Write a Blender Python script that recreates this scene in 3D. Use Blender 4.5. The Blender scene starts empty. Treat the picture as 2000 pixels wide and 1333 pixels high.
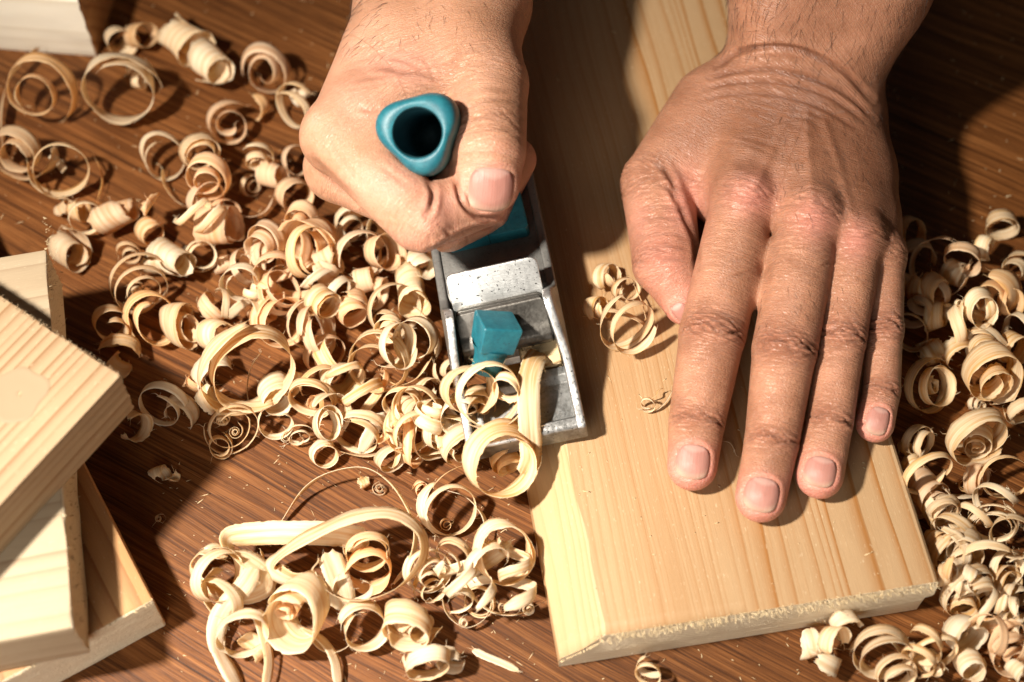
import bpy, bmesh, math, random
import numpy as np
from mathutils import Vector, Matrix

random.seed(7)
C = bpy.context.scene.collection
SC = bpy.context.scene
S = 0.01                                   # everything below is written in centimetres

# ------------------------------------------------------------------ camera
TILT = math.radians(30.0); DIST = 46.0; FPX = 3000.0
CAM = np.array([0.0, -DIST*math.sin(TILT), DIST*math.cos(TILT)])
RIGHT = np.array([1.0, 0, 0]); UP = np.array([0, math.cos(TILT), math.sin(TILT)])
BACK = np.array([0, -math.sin(TILT), math.cos(TILT)])
cam_d = bpy.data.cameras.new('camera'); cam = bpy.data.objects.new('camera', cam_d); C.objects.link(cam)
cam.location = CAM*S; cam.rotation_euler = (TILT, 0, 0)
cam_d.sensor_width = 36; cam_d.lens = 36*FPX/2000
cam_d.clip_start = 0.01; cam_d.clip_end = 20
cam_d.dof.use_dof = True; cam_d.dof.focus_distance = 0.430; cam_d.dof.aperture_fstop = 6.5
cam_d.dof.aperture_blades = 7
SC.camera = cam

# ------------------------------------------------------------------ light
SC.view_settings.view_transform = 'Standard'; SC.view_settings.look = 'None'
SC.view_settings.exposure = 0.05; SC.view_settings.gamma = 1
w = bpy.data.worlds.new('World'); SC.world = w; w.use_nodes = True
w.node_tree.nodes['Background'].inputs[0].default_value = (0.85, 0.80, 0.74, 1)
w.node_tree.nodes['Background'].inputs[1].default_value = 0.050
def lamp(name, pos, target, size, power, col):
    d = bpy.data.lights.new(name, 'AREA'); d.shape = 'DISK'; d.size = size; d.energy = power; d.color = col
    o = bpy.data.objects.new(name, d); C.objects.link(o); o.location = pos
    o.rotation_euler = (Vector(target)-Vector(pos)).to_track_quat('-Z', 'Y').to_euler()
    return o
LAZ, LEL, LD = math.radians(20), math.radians(55), 0.60
LT = Vector((0.01, -0.035, 0.02))
LP = LT - Vector((math.cos(LAZ)*math.cos(LEL), math.sin(LAZ)*math.cos(LEL), -math.sin(LEL)))*LD
key = lamp('key_lamp', LP, Vector((-0.005, -0.055, 0.0)), 0.042, 1.47, (1.0, 0.93, 0.83)); key.data.spread = math.radians(68)
lamp('soft_lamp', (-0.16, -0.46, 0.24), (0, -0.05, 0), 0.30, 1.6, (1.0, 0.93, 0.84))
try:
    SC.cycles.use_denoising = True
    SC.cycles.max_bounces = 8; SC.cycles.diffuse_bounces = 4; SC.cycles.glossy_bounces = 3
    SC.cycles.transmission_bounces = 6; SC.cycles.caustics_reflective = False; SC.cycles.caustics_refractive = False
except Exception:
    pass

# ------------------------------------------------------------------ helpers
def px(x, y, z=0.0):
    """point of the place at height z (cm) seen at photograph pixel x, y"""
    d = RIGHT*((x-1000)/FPX) - UP*((y-666.5)/FPX) - BACK
    return CAM + d*((z-CAM[2])/d[2])
def depth(P): return float(np.dot(CAM-np.asarray(P), BACK))
def cmof(rpx, P): return rpx*depth(P)/FPX
def topx(V):
    q = np.asarray(V)-CAM; dz = -(q@BACK)
    return 1000+FPX*(q@RIGHT)/dz, 666.5-FPX*(q@UP)/dz
def nrm(v): v = np.asarray(v, float); return v/np.linalg.norm(v)

def tag(o, label=None, cat=None, group=None, kind=None):
    if label: o['label'] = label
    if cat: o['category'] = cat
    if group: o['group'] = group
    if kind: o['kind'] = kind
    return o
def mesh_obj(name, verts, faces, mat, parent=None, smooth=True, attrs=None, origin=None):
    """verts in cm (world); origin = point in cm that becomes the object's origin"""
    v = np.asarray(verts, np.float64)
    o0 = np.zeros(3) if origin is None else np.asarray(origin, float)
    me = bpy.data.meshes.new(name)
    if isinstance(faces, np.ndarray) and faces.ndim == 2:
        n, k = faces.shape
        me.vertices.add(len(v)); me.vertices.foreach_set('co', ((v-o0)*S).astype(np.float32).ravel())
        me.loops.add(n*k); me.loops.foreach_set('vertex_index', faces.astype(np.int32).ravel())
        me.polygons.add(n); me.polygons.foreach_set('loop_start', np.arange(0, n*k, k, dtype=np.int32))
        me.update(calc_edges=True)
    else:
        me.from_pydata([tuple(p) for p in (v-o0)*S], [], [tuple(int(i) for i in f) for f in faces])
    if attrs:
        for k_, a in attrs.items():
            at = me.attributes.new(k_, 'FLOAT', 'POINT'); at.data.foreach_set('value', np.asarray(a, np.float32).ravel())
    if smooth: me.polygons.foreach_set('use_smooth', [True]*len(me.polygons))
    me.materials.append(mat); me.validate()
    o = bpy.data.objects.new(name, me); C.objects.link(o)
    if parent is not None:
        o.parent = parent
        o.location = o0*S - np.array(parent.location)
    else: o.location = o0*S
    return o
def empty(name, loc):
    o = bpy.data.objects.new(name, None); C.objects.link(o); o.location = np.asarray(loc)*S
    o.empty_display_size = 0.02
    return o

# node helper
class NT:
    def __init__(s, name):
        s.m = bpy.data.materials.new(name); s.m.use_nodes = True; s.t = s.m.node_tree
        s.b = s.t.nodes['Principled BSDF']; s.out = s.t.nodes['Material Output']
    def n(s, typ, ins=None, **props):
        nd = s.t.nodes.new(typ)
        for k, v in props.items(): setattr(nd, k, v)
        for k, v in (ins or {}).items(): s.set(nd.inputs[k], v)
        return nd
    def set(s, sock, v):
        if isinstance(v, bpy.types.NodeSocket): s.t.links.new(v, sock)
        elif isinstance(v, (tuple, list)):
            sock.default_value = tuple(v)+(1,) if (len(v) == 3 and sock.type == 'RGBA') else tuple(v)
        else: sock.default_value = v
    def math(s, op, a, b=0.0, c=None):
        ins = {0: a, 1: b}
        if c is not None: ins[2] = c
        return s.n('ShaderNodeMath', ins, operation=op).outputs[0]
    def coord(s, scale=(100, 100, 100), rot=(0, 0, 0), loc=(0, 0, 0)):
        tc = s.n('ShaderNodeTexCoord')
        r = tc.outputs['Object']
        r = s.n('ShaderNodeMapping', {0: r, 3: (100, 100, 100)}).outputs[0]
        return s.n('ShaderNodeMapping', {0: r, 1: loc, 2: rot, 3: tuple(q/100 for q in scale)}).outputs[0]
    def map(s, vec, scale=(1, 1, 1), rot=(0, 0, 0), loc=(0, 0, 0)):
        return s.n('ShaderNodeMapping', {0: vec, 1: loc, 2: rot, 3: scale}).outputs[0]
    def noise(s, vec, scale, detail=4, rough=.55, dist=0):
        return s.n('ShaderNodeTexNoise', {'Vector': vec, 'Scale': scale, 'Detail': detail, 'Roughness': rough, 'Distortion': dist}).outputs[0]
    def ramp(s, f, stops, interp='LINEAR'):
        r = s.n('ShaderNodeValToRGB', {0: f}); cr = r.color_ramp; cr.interpolation = interp
        while len(cr.elements) < len(stops): cr.elements.new(.5)
        for e, (p, c) in zip(cr.elements, stops):
            e.position = p; e.color = tuple(c)+(1,) if len(c) == 3 else c
        return r.outputs[0]
    def val(s, f, stops): return s.ramp(f, [(p, (v, v, v)) for p, v in stops])
    def mix(s, f, a, b, mode='MIX'):
        nd = s.n('ShaderNodeMix', data_type='RGBA', blend_type=mode)
        s.set(nd.inputs[0], f); s.set(nd.inputs[6], a); s.set(nd.inputs[7], b); return nd.outputs[2]
    def sep(s, v): return s.n('ShaderNodeSeparateXYZ', {0: v}).outputs
    def comb(s, x, y, z): return s.n('ShaderNodeCombineXYZ', {0: x, 1: y, 2: z}).outputs[0]
    def attr(s, name): return s.n('ShaderNodeAttribute', attribute_name=name).outputs['Fac']
    def bump(s, h, strength=.3, dist=.001, nrm=None):
        ins = {'Height': h, 'Strength': strength, 'Distance': dist}
        if nrm is not None: ins['Normal'] = nrm
        return s.n('ShaderNodeBump', ins).outputs[0]
    def P(s, **kw):
        for k, v in kw.items(): s.set(s.b.inputs[k.replace('_', ' ')], v)
        return s.m

# ------------------------------------------------------------------ materials
def pine(name, freq=2.6, pale=(.72, .52, .29), mid=(.66, .43, .21), dark=(.50, .25, .075), wob=1.0, amp=1.0, seed=0., grad=None, zk=.8, rough=.55, spv=2.6, fine=0):
    t = NT(name)
    co = t.coord(loc=(seed*3.1, seed*17.0, seed*.7))
    raw = t.coord()
    x, y, z = t.sep(co); rx, ry, rz = t.sep(raw)
    warp = t.noise(t.map(co, (.28, .045, .28)), 1.0, 2, .5)
    warp2 = t.noise(t.map(co, (2.2, .35, 2.2)), 1.0, 2, .5)
    c = t.math('ADD', x, t.math('MULTIPLY', warp, 2.2*wob))
    c = t.math('ADD', c, t.math('MULTIPLY', warp2, .10*wob))
    c = t.math('ADD', c, t.math('MULTIPLY', z, zk))
    sp = t.noise(t.comb(t.math('MULTIPLY', c, .8), 0.0, 0.0), 1.0, 1, .5)       # uneven ring spacing
    ph = t.math('ADD', t.math('MULTIPLY', c, freq), t.math('MULTIPLY', sp, spv))
    fr = t.math('FRACT', ph)
    k = t.val(fr, [(0, 0), (.45, .08), (.80, .55), (.92, 1.0), (.975, .75), (1, 0)])
    rid = t.math('FLOOR', ph)
    rv = t.n('ShaderNodeTexWhiteNoise', {'W': rid}, noise_dimensions='1D').outputs[0]
    a = t.math('MULTIPLY_ADD', rv, .65, .35)
    if grad:
        g = t.n('ShaderNodeMapRange', {0: rx, 1: grad[0], 2: grad[1], 3: grad[2], 4: grad[3]}).outputs[0]
        a = t.math('MULTIPLY', a, g)
    k = t.math('MULTIPLY', t.math('MULTIPLY', k, a), amp)
    if fine:
        ff = t.math('FRACT', t.math('ADD', t.math('MULTIPLY', c, fine), t.math('MULTIPLY', sp, 9.0)))
        kf = t.val(ff, [(0, 0), (.5, .05), (.86, 1), (1, 0)])
        gf = t.n('ShaderNodeMapRange', {0: rx, 1: 5.0, 2: 8.0, 3: .34, 4: .08}).outputs[0]
        k = t.math('MAXIMUM', k, t.math('MULTIPLY', kf, gf))
    blot = t.noise(t.map(co, (.5, .12, .5)), 1.0, 3, .6)
    base = t.mix(t.val(blot, [(.3, 0), (.75, 1)]), pale, mid)
    col = t.mix(k, base, dark)
    fib = t.noise(t.map(co, (42, 1.6, 42)), 1.0, 4, .7)
    col = t.mix(.32, col, t.mix(fib, (.28, .28, .28), (.78, .78, .78)), 'OVERLAY')
    pore = t.noise(t.map(co, (26, 5.0, 26), loc=(3, 1, 2)), 1.0, 2, .6)
    col = t.mix(t.math('MULTIPLY', t.val(pore, [(.66, 0), (.76, 1)]), .35), col, (.80, .68, .48))
    h = t.math('ADD', t.math('MULTIPLY', fib, .6), t.math('MULTIPLY', k, .35))
    return t.P(Base_Color=col, Roughness=rough, Specular_IOR_Level=.30, Normal=t.bump(h, .28, .0006))

def endgrain(name, seed=0., pale=(.78, .66, .47), dark=(.58, .43, .27)):
    t = NT(name)
    co = t.coord(loc=(seed*2.3, seed, seed))
    x, y, z = t.sep(co)
    q = t.math('ADD', t.math('POWER', t.math('ADD', x, -1.0), 2.0), t.math('MULTIPLY', t.math('POWER', t.math('ADD', z, 4.0), 2.0), 1.6))
    c = t.math('SQRT', q)
    c = t.math('ADD', c, t.math('MULTIPLY', t.noise(co, .7, 2), .9))
    fr = t.math('FRACT', t.math('MULTIPLY', c, 6.5))
    k = t.val(fr, [(0, 0), (.6, .25), (.88, 1), (1, 0)])
    col = t.mix(t.math('MULTIPLY', k, t.val(t.noise(co, .5, 2), [(.4, .15), (.65, .9)])), pale, dark)
    saw = t.noise(t.map(co, (7, 7, 30), rot=(0, .15, 0)), 1.0, 4, .7)
    col = t.mix(.3, col, t.mix(saw, (.3, .3, .3), (.75, .75, .75)), 'OVERLAY')
    sp = t.noise(co, 22, 3, .7)
    col = t.mix(t.math('MULTIPLY', t.val(sp, [(.60, 0), (.72, 1)]), .5), col, (.82, .72, .54))
    return t.P(Base_Color=col, Roughness=.85, Specular_IOR_Level=.15, Normal=t.bump(t.math('ADD', saw, sp), .6, .0012))

def table_mat():
    t = NT('dark_stained_wood')
    co = t.coord(rot=(0, 0, math.radians(30)))
    wv = t.noise(t.map(co, (.05, .16, .1)), 1.0, 3, .5)
    co2 = t.n('ShaderNodeVectorMath', {0: co, 1: t.comb(0.0, t.math('MULTIPLY', wv, 1.6), 0.0)}, operation='ADD').outputs[0]
    a = t.noise(t.map(co2, (.08, 5.6, 1)), 1.0, 5, .72)
    b = t.noise(t.map(co2, (.24, 21.0, 1), loc=(5, 2, 0)), 1.0, 4, .78)
    f = t.math('ADD', t.math('MULTIPLY', a, .52), t.math('MULTIPLY', b, .48))
    col = t.ramp(f, [(.36, (.017, .0058, .0017)), (.44, (.074, .0240, .0055)), (.52, (.160, .0560, .0142)), (.62, (.285, .114, .034)), (.75, (.43, .205, .076))])
    big = t.noise(t.map(co2, (.05, .22, 1), loc=(9, 4, 0)), 1.0, 3, .5)
    col = t.mix(t.math('MULTIPLY', t.val(big, [(.36, 1), (.60, 0)]), .45), col, t.mix(.75, col, (.02, .008, .003)))
    # pores, pale scratches and dust
    po = t.noise(t.map(co2, (1.2, 30, 1), loc=(1, 7, 0)), 1.0, 2, .6)
    col = t.mix(t.math('MULTIPLY', t.val(po, [(.60, 0), (.70, 1)]), .65), col, (.014, .006, .003))
    du = t.noise(t.map(co, (3.0, 9, 1)), 1.0, 5, .85)
    col = t.mix(t.math('MULTIPLY', t.val(du, [(.66, 0), (.74, 1)]), .22), col, (.50, .34, .20))
    rg = t.math('MULTIPLY_ADD', b, .30, .36)
    return t.P(Base_Color=col, Roughness=rg, Specular_IOR_Level=.18, Normal=t.bump(t.math('ADD', b, t.math('MULTIPLY', a, .6)), .25, .0006))

def shaving_mat(name, pale, dark, tr=.50):
    t = NT(name)
    su, sv = t.attr('su'), t.attr('sv')
    rnd = t.n('ShaderNodeObjectInfo').outputs['Random']
    v = t.comb(t.math('MULTIPLY', su, .35), t.math('MULTIPLY', sv, 9.0), t.math('MULTIPLY', rnd, 37.0))
    st = t.noise(v, 1.0, 3, .6)
    fine = t.noise(t.map(v, (3.0, 6.0, 1)), 1.0, 3, .7)
    k = t.val(st, [(.38, 0), (.52, .45), (.64, 1)])
    col = t.mix(k, pale, dark)
    col = t.mix(.55, col, t.mix(fine, (.25, .25, .25), (.82, .82, .82)), 'OVERLAY')
    hs = t.n('ShaderNodeHueSaturation', {'Color': col, 'Value': t.math('MULTIPLY_ADD', rnd, .16, .92), 'Saturation': t.math('MULTIPLY_ADD', rnd, .25, .88)}).outputs[0]
    t.P(Base_Color=hs, Roughness=.50, Specular_IOR_Level=.32, Normal=t.bump(t.math('ADD', fine, st), .35, .0004))
    trl = t.n('ShaderNodeBsdfTranslucent', {'Color': t.mix(.5, hs, (1.0, .82, .55), 'MULTIPLY')}).outputs[0]
    mx = t.n('ShaderNodeMixShader', {0: tr, 1: t.b.outputs[0], 2: trl}).outputs[0]
    t.t.links.new(mx, t.out.inputs['Surface'])
    return t.m

def metal(name, base, rough, dirt, dirtcol=(.06, .055, .05), spots=.0, aniso=None, metallic=.85):
    t = NT(name)
    co = t.coord()
    n = t.noise(co, 1.1, 5, .65); m = t.noise(co, 9.0, 4, .7)
    f = t.val(t.math('ADD', t.math('MULTIPLY', n, .65), t.math('MULTIPLY', m, .35)), [(.36, 1), (.60, 0)])
    col = t.mix(t.math('MULTIPLY', f, dirt), base, dirtcol)
    h = m
    if aniso:
        sc = t.noise(t.map(co, (1.0, 26, 8), rot=aniso), 1.0, 3, .8)
        col = t.mix(.55, col, t.mix(sc, (.22, .22, .22), (.8, .8, .8)), 'OVERLAY'); h = sc
    if spots:
        vo = t.noise(co, 13, 2, .5)
        col = t.mix(t.math('MULTIPLY', t.val(vo, [(.64, 0), (.69, 1)]), spots), col, (.02, .02, .02))
    rr = t.math('MULTIPLY_ADD', m, .25, rough-.1)
    return t.P(Base_Color=col, Metallic=metallic, Roughness=rr, Normal=t.bump(h, .22, .0005))

def plastic(name, base, wornc, rough=.33):
    t = NT(name)
    co = t.coord()
    n = t.noise(co, 1.6, 5, .65)
    sp = t.noise(co, 17, 4, .75)
    col = t.mix(t.val(n, [(.40, 0), (.62, .9)]), base, wornc)
    mot = t.noise(co, 4.5, 5, .7)
    col = t.mix(t.math('MULTIPLY', t.val(mot, [(.46, 0), (.62, 1)]), .4), col, tuple(q*.6 for q in base))
    msk = t.math('MULTIPLY', t.val(sp, [(.60, 0), (.68, 1)]), t.val(t.noise(co, 1.1, 2), [(.42, .15), (.58, .95)]))
    col = t.mix(msk, col, (.02, .035, .045))
    scr = t.noise(t.map(co, (2, 30, 10), rot=(.3, .5, .9)), 1.0, 3, .8)
    col = t.mix(t.math('MULTIPLY', t.val(scr, [(.68, 0), (.74, 1)]), .25), col, (.25, .48, .52))
    return t.P(Base_Color=col, Roughness=t.math('MULTIPLY_ADD', sp, .25, rough-.08), Specular_IOR_Level=.5, Normal=t.bump(t.math('ADD', sp, scr), .10, .0004))

def skin(name, base, tan, pinkc):
    t = NT(name)
    raw = t.coord()
    fu, wr, pk, tn, rl, crs = t.attr('fu'), t.attr('wr'), t.attr('pink'), t.attr('tan'), t.attr('rl'), t.attr('fold')
    n = t.noise(raw, 1.2, 4, .6); n2 = t.noise(raw, 6.0, 4, .7); n3 = t.noise(raw, 38, 3, .6)
    col = t.mix(t.val(n, [(.32, 0), (.70, .55)]), base, tan)
    col = t.mix(tn, col, tan)
    col = t.mix(t.math('MULTIPLY', pk, t.math('MULTIPLY_ADD', n2, .5, .62)), col, pinkc)
    # blotches and freckles
    col = t.mix(.30, col, t.mix(n2, (.30, .27, .26), (.74, .76, .76)), 'OVERLAY')
    x, y, z = t.sep(raw)
    # skin lines run across the finger: crossed fields squeezed along fu
    L1 = t.noise(t.comb(t.math('MULTIPLY', fu, 11.0), t.math('MULTIPLY', t.math('ADD', x, z), 1.3), t.math('MULTIPLY', t.math('SUBTRACT', y, z), .5)), 1.0, 4, .62, .4)
    vo = t.n('ShaderNodeTexVoronoi', {'Vector': t.comb(t.math('MULTIPLY', fu, 15.0), t.math('MULTIPLY', x, 9.0), t.math('MULTIPLY', z, 9.0)), 'Scale': 1.0}, feature='DISTANCE_TO_EDGE').outputs[0]
    cell = t.val(vo, [(0, 0), (.16, 1)])
    sharp = t.math('ABSOLUTE', t.math('SUBTRACT', L1, .5))
    crease = t.val(sharp, [(0, 0), (.07, 1)])
    rel = t.math('MULTIPLY', crease, t.math('MULTIPLY_ADD', wr, 1.1, .16))
    h = t.math('ADD', rel, t.math('MULTIPLY', cell, t.math('MULTIPLY', rl, .20)))
    h = t.math('ADD', h, t.math('MULTIPLY', n3, .09))
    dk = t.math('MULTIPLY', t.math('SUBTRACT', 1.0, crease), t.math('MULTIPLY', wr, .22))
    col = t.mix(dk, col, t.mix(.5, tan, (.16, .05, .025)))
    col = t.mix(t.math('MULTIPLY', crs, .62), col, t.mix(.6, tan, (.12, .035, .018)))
    t.P(Base_Color=col, Roughness=t.math('MULTIPLY_ADD', n2, .20, .30), Specular_IOR_Level=.45, Normal=t.bump(h, .55, .0011))
    t.b.inputs['Subsurface Weight'].default_value = .22
    t.b.inputs['Subsurface Radius'].default_value = (1.0, .36, .2)
    t.b.inputs['Subsurface Scale'].default_value = .0035
    return t.m

def nail_mat():
    t = NT('fingernail')
    nu, nv = t.attr('nu'), t.attr('nv')        # nu -1 root .. 1 tip, nv across
    q = t.math('ADD', t.math('MULTIPLY', t.math('ADD', nu, 1.0), 1.0), t.math('MULTIPLY', t.math('MULTIPLY', nv, nv), .55))
    col = t.ramp(t.math('MULTIPLY', q, .5), [(.0, (.45, .26, .215)), (.18, (.44, .245, .20)), (.27, (.37, .165, .13)), (.82, (.39, .185, .145)), (.95, (.44, .255, .19)), (1.0, (.46, .30, .22))])
    st = t.noise(t.comb(t.math('MULTIPLY', nu, .4), t.math('MULTIPLY', nv, 13.0), 0.0), 1.0, 3, .6)
    col = t.mix(.22, col, t.mix(st, (.3, .3, .3), (.75, .75, .75)), 'OVERLAY')
    t.P(Base_Color=col, Roughness=.42, Specular_IOR_Level=.32, Normal=t.bump(st, .3, .0006))
    t.b.inputs['Subsurface Weight'].default_value = .12
    t.b.inputs['Subsurface Radius'].default_value = (1, .4, .25); t.b.inputs['Subsurface Scale'].default_value = .002
    return t.m

M_TABLE = table_mat()
M_WORK = pine('fresh_pine', freq=2.0, fine=6.5, pale=(.38, .248, .132), mid=(.345, .210, .103), dark=(.27, .115, .030), wob=.7, spv=4.2, seed=1.3, grad=(1.5, 7.0, .28, 1.5), zk=.5)
M_BEVEL = pine('planed_pine', freq=2.6, pale=(.44, .315, .175), mid=(.405, .28, .145), dark=(.32, .18, .066), amp=.7, seed=2.9)
M_END = endgrain('sawn_pine_end', .4)
M_PALE = pine('pale_spruce', freq=3.4, pale=(.35, .25, .148), mid=(.32, .22, .125), dark=(.215, .115, .052), wob=.05, amp=1.35, seed=4.2, rough=.65)
M_LIGHT = pine('light_spruce', freq=1.5, pale=(.41, .325, .22), mid=(.38, .29, .185), dark=(.25, .16, .09), wob=.6, amp=.8, seed=6.1, rough=.65)
M_CREAM = pine('cream_wood', freq=1.3, pale=(.82, .76, .63), mid=(.80, .72, .58), dark=(.58, .48, .34), wob=.4, amp=.9, seed=9.4, rough=.7)
M_RED = pine('reddish_pine', freq=1.7, pale=(.44, .24, .10), mid=(.36, .18, .07), dark=(.22, .08, .025), wob=.5, seed=8.3)
M_TIP = pine('pale_pine_edge', freq=1.9, pale=(.62, .48, .29), mid=(.58, .44, .25), dark=(.48, .32, .16), amp=.4, seed=3.3, rough=.7)
M_SH = {'p': shaving_mat('pale_shaving', (.91, .79, .56), (.72, .47, .21)),
        't': shaving_mat('tan_shaving', (.90, .73, .48), (.78, .51, .24)),
        'o': shaving_mat('peach_shaving', (.94, .76, .52), (.82, .53, .27)),
        'c': shaving_mat('cream_shaving', (.93, .84, .64), (.80, .59, .33), .46)}
M_CAST = metal('cast_aluminium', (.30, .30, .29), .45, .85, (.11, .105, .095), spots=.5)
M_DECK = metal('grey_cast_deck', (.20, .195, .18), .55, .6, (.12, .11, .10), spots=.35, metallic=.7)
M_WORN = metal('worn_bright_metal', (.60, .59, .57), .38, .8, (.13, .125, .115), spots=.9)
M_BLADE = metal('ground_steel', (.74, .74, .72), .34, .28, (.30, .30, .29), spots=.95, aniso=(0, 0, math.radians(-35)))
M_CAP = metal('dark_cap_steel', (.15, .14, .125), .40, .7, (.07, .06, .05), spots=.3)
M_TEAL = plastic('teal_plastic', (.008, .105, .140), (.018, .155, .190), .42)
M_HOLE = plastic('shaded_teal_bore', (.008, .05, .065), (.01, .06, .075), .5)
M_SKINL = skin('tanned_shaded_skin', (.43, .205, .122), (.20, .080, .040), (.60, .235, .18))  # second colour: tan, deepened so the hand-back patches also paint shade
M_SKINR = skin('fair_skin', (.52, .275, .172), (.37, .175, .095), (.68, .295, .23))
M_NAIL = nail_mat()
t_ = NT('dark_hair'); M_HAIR = t_.P(Base_Color=(.035, .02, .012), Roughness=.5)
# ------------------------------------------------------------------ frames and boxes
def frame_matrix(o, X, Y, Z):
    m = Matrix.Identity(4)
    for i, a in enumerate((X, Y, Z)):
        for r in range(3): m[r][i] = float(a[r])
    for r in range(3): m[r][3] = float(o[r])*S
    return m
def from_bm(name, bm, mats, M, parent=None, smooth_angle=None):
    """bm in local cm; M = world matrix of the object (metres)"""
    bmesh.ops.scale(bm, vec=(S, S, S), verts=bm.verts)
    bmesh.ops.recalc_face_normals(bm, faces=bm.faces)
    me = bpy.data.meshes.new(name); bm.to_mesh(me); bm.free()
    for m in (mats if isinstance(mats, (list, tuple)) else [mats]): me.materials.append(m)
    if smooth_angle is not None:
        me.polygons.foreach_set('use_smooth', [True]*len(me.polygons))
        me.set_sharp_from_angle(angle=math.radians(smooth_angle))
    o = bpy.data.objects.new(name, me); C.objects.link(o)
    if parent is not None:
        o.parent = parent; o.matrix_basis = Matrix.Translation(-Vector(parent.location)) @ M if parent.type == 'EMPTY' else (Matrix.Translation(Vector(parent.parent.location) if parent.parent else Vector((0, 0, 0))) @ parent.matrix_basis).inverted() @ M
    else: o.matrix_basis = M
    return o
def bm_box(bm, x0, x1, y0, y1, z0, z1, bev=0, seg=2):
    r = bmesh.ops.create_cube(bm, size=1)
    vs = r['verts']
    for v in vs: v.co = Vector(((x0+x1)/2+v.co.x*(x1-x0), (y0+y1)/2+v.co.y*(y1-y0), (z0+z1)/2+v.co.z*(z1-z0)))
    if bev:
        es = list({e for v in vs for e in v.link_edges})
        bmesh.ops.bevel(bm, geom=es, offset=bev, segments=seg, profile=.6, affect='EDGES')
def bm_prism(bm, poly, axis, a0, a1, bev=0, seg=2):
    """poly in the two other axes; extruded along axis from a0 to a1"""
    def mk(p, a):
        return Vector((a, p[0], p[1])) if axis == 'x' else (Vector((p[0], a, p[1])) if axis == 'y' else Vector((p[0], p[1], a)))
    A = [bm.verts.new(mk(p, a0)) for p in poly]; B = [bm.verts.new(mk(p, a1)) for p in poly]
    n = len(poly); fs = [bm.faces.new(A[::-1]), bm.faces.new(B)]
    for i in range(n): fs.append(bm.faces.new((A[i], A[(i+1) % n], B[(i+1) % n], B[i])))
    bmesh.ops.recalc_face_normals(bm, faces=fs)
    if bev:
        es = list({e for f in fs for e in f.edges})
        bmesh.ops.bevel(bm, geom=es, offset=bev, segments=seg, profile=.6, affect='EDGES')

# ------------------------------------------------------------------ table
bm = bmesh.new(); bm_box(bm, -75, 75, -48, 62, -3.2, 0, .25, 3)
tb = from_bm('table_top', bm, M_TABLE, Matrix.Identity(4), None, 40)
tag(tb, 'dark brown stained wooden table top with diagonal streaked grain', kind='structure')

# ------------------------------------------------------------------ frayed fibres
def fibres(name, pts, dirs, length, rad, mat, parent, rng, lift=.5, spread=.5):
    V, F = [], []
    for p, d in zip(pts, dirs):
        L = length*rng.uniform(.35, 1.25); r = rad*rng.uniform(.5, 1.4)
        d = nrm(np.asarray(d)+np.array([rng.uniform(-spread, spread), rng.uniform(-spread, spread), rng.uniform(-.25, lift)]))
        s = nrm(np.cross(d, [0.13, .2, 1])); t = np.cross(d, s); b = len(V)
        mid = np.asarray(p)+d*L*.55; tip = np.asarray(p)+d*L+np.array([0, 0, rng.uniform(-.02, .05)])
        for q, k in ((np.asarray(p)-d*L*.15, 1.0), (mid, .8)):
            for a in range(3):
                V.append(q+(s*math.cos(a*2.1)+t*.5*math.sin(a*2.1))*r*k)
        V.append(tip)
        for a in range(3):
            n = (a+1) % 3
            F += [(b+a, b+n, b+3+n), (b+a, b+3+n, b+3+a), (b+3+a, b+3+n, b+6)]
    o = mesh_obj(name, V, np.array(F), mat, parent=None, smooth=False)
    o.parent = parent; o.matrix_basis = parent.matrix_basis.inverted()
    o['kind'] = 'stuff'
    return o

# ------------------------------------------------------------------ workpiece
P1, P2 = px(1090, 1303), px(1790, 1191)
U = nrm(P2-P1); Vv = np.array([-U[1], U[0], 0]); Zz = np.array([0, 0, 1.0]); WW = float(np.linalg.norm(P2-P1))
HB = 1.7
def wp(x, y, z): return P1+U*x+Vv*y+Zz*z
def board_profile(y, rng):
    j = lambda a: rng.uniform(-a, a)
    rid = 1.16+.035*math.sin(y*.9)+.03*math.sin(y*2.3+1)+j(.012)
    return [(.02, 0), (0, .50), (.03, .62), (.16, .77), (.62, 1.20), (rid-.05, HB-.06), (rid, HB-.012), (rid+.06, HB), (WW*.5, HB), (WW+.16, HB), (WW+.24, HB-.06), (WW+.25, 1.05), (WW+.20, .96), (WW+.02, .90), (WW, .80), (WW, 0)]
rng = random.Random(3)
bm = bmesh.new(); ys = [0]+[i*.45 for i in range(1, 78)]; rows = []
for i, y in enumerate(ys):
    pr = board_profile(y, rng); row = []
    for q, (x, z) in enumerate(pr):
        yy = y
        if i == 0: yy = (.10 if z > HB-.1 else 0)+rng.uniform(-.015, .015)
        row.append(bm.verts.new((x, yy, z)))
    rows.append(row)
n = len(rows[0])
for a, b in zip(rows, rows[1:]):
    for k in range(n):
        f = bm.faces.new((a[k], a[(k+1) % n], b[(k+1) % n], b[k]))
        f.material_index = 1 if 2 <= k <= 6 else 0
        f.smooth = 2 <= k <= 7
for r in (rows[0][::-1], rows[-1]):
    f = bm.faces.new(r); f.material_index = 2
work = from_bm('pine_board', bm, [M_WORK, M_BEVEL, M_END], frame_matrix(P1, U, Vv, Zz))
tag(work, 'fresh yellow pine board with planed left edge under the spread hand', 'board')
pts, dirs = [], []
for i in range(620):
    x = rng.uniform(1.05, WW+.2)
    if i < 430: y, z = rng.uniform(-.03, .14), HB+rng.uniform(-.05, .015)
    else: y, z = rng.uniform(-.01, .03), HB-rng.uniform(.0, .42)**1.2
    pts.append(wp(x, y, z)); dirs.append(-Vv*.8+Zz*.25+U*rng.uniform(-.35, .35) if i < 620 else -Vv*.25-Zz*.7+U*rng.uniform(-.6, .6))
fibres('torn_fibres', pts, dirs, .17, .013, M_TIP, work, rng, lift=.55, spread=.6)
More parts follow.
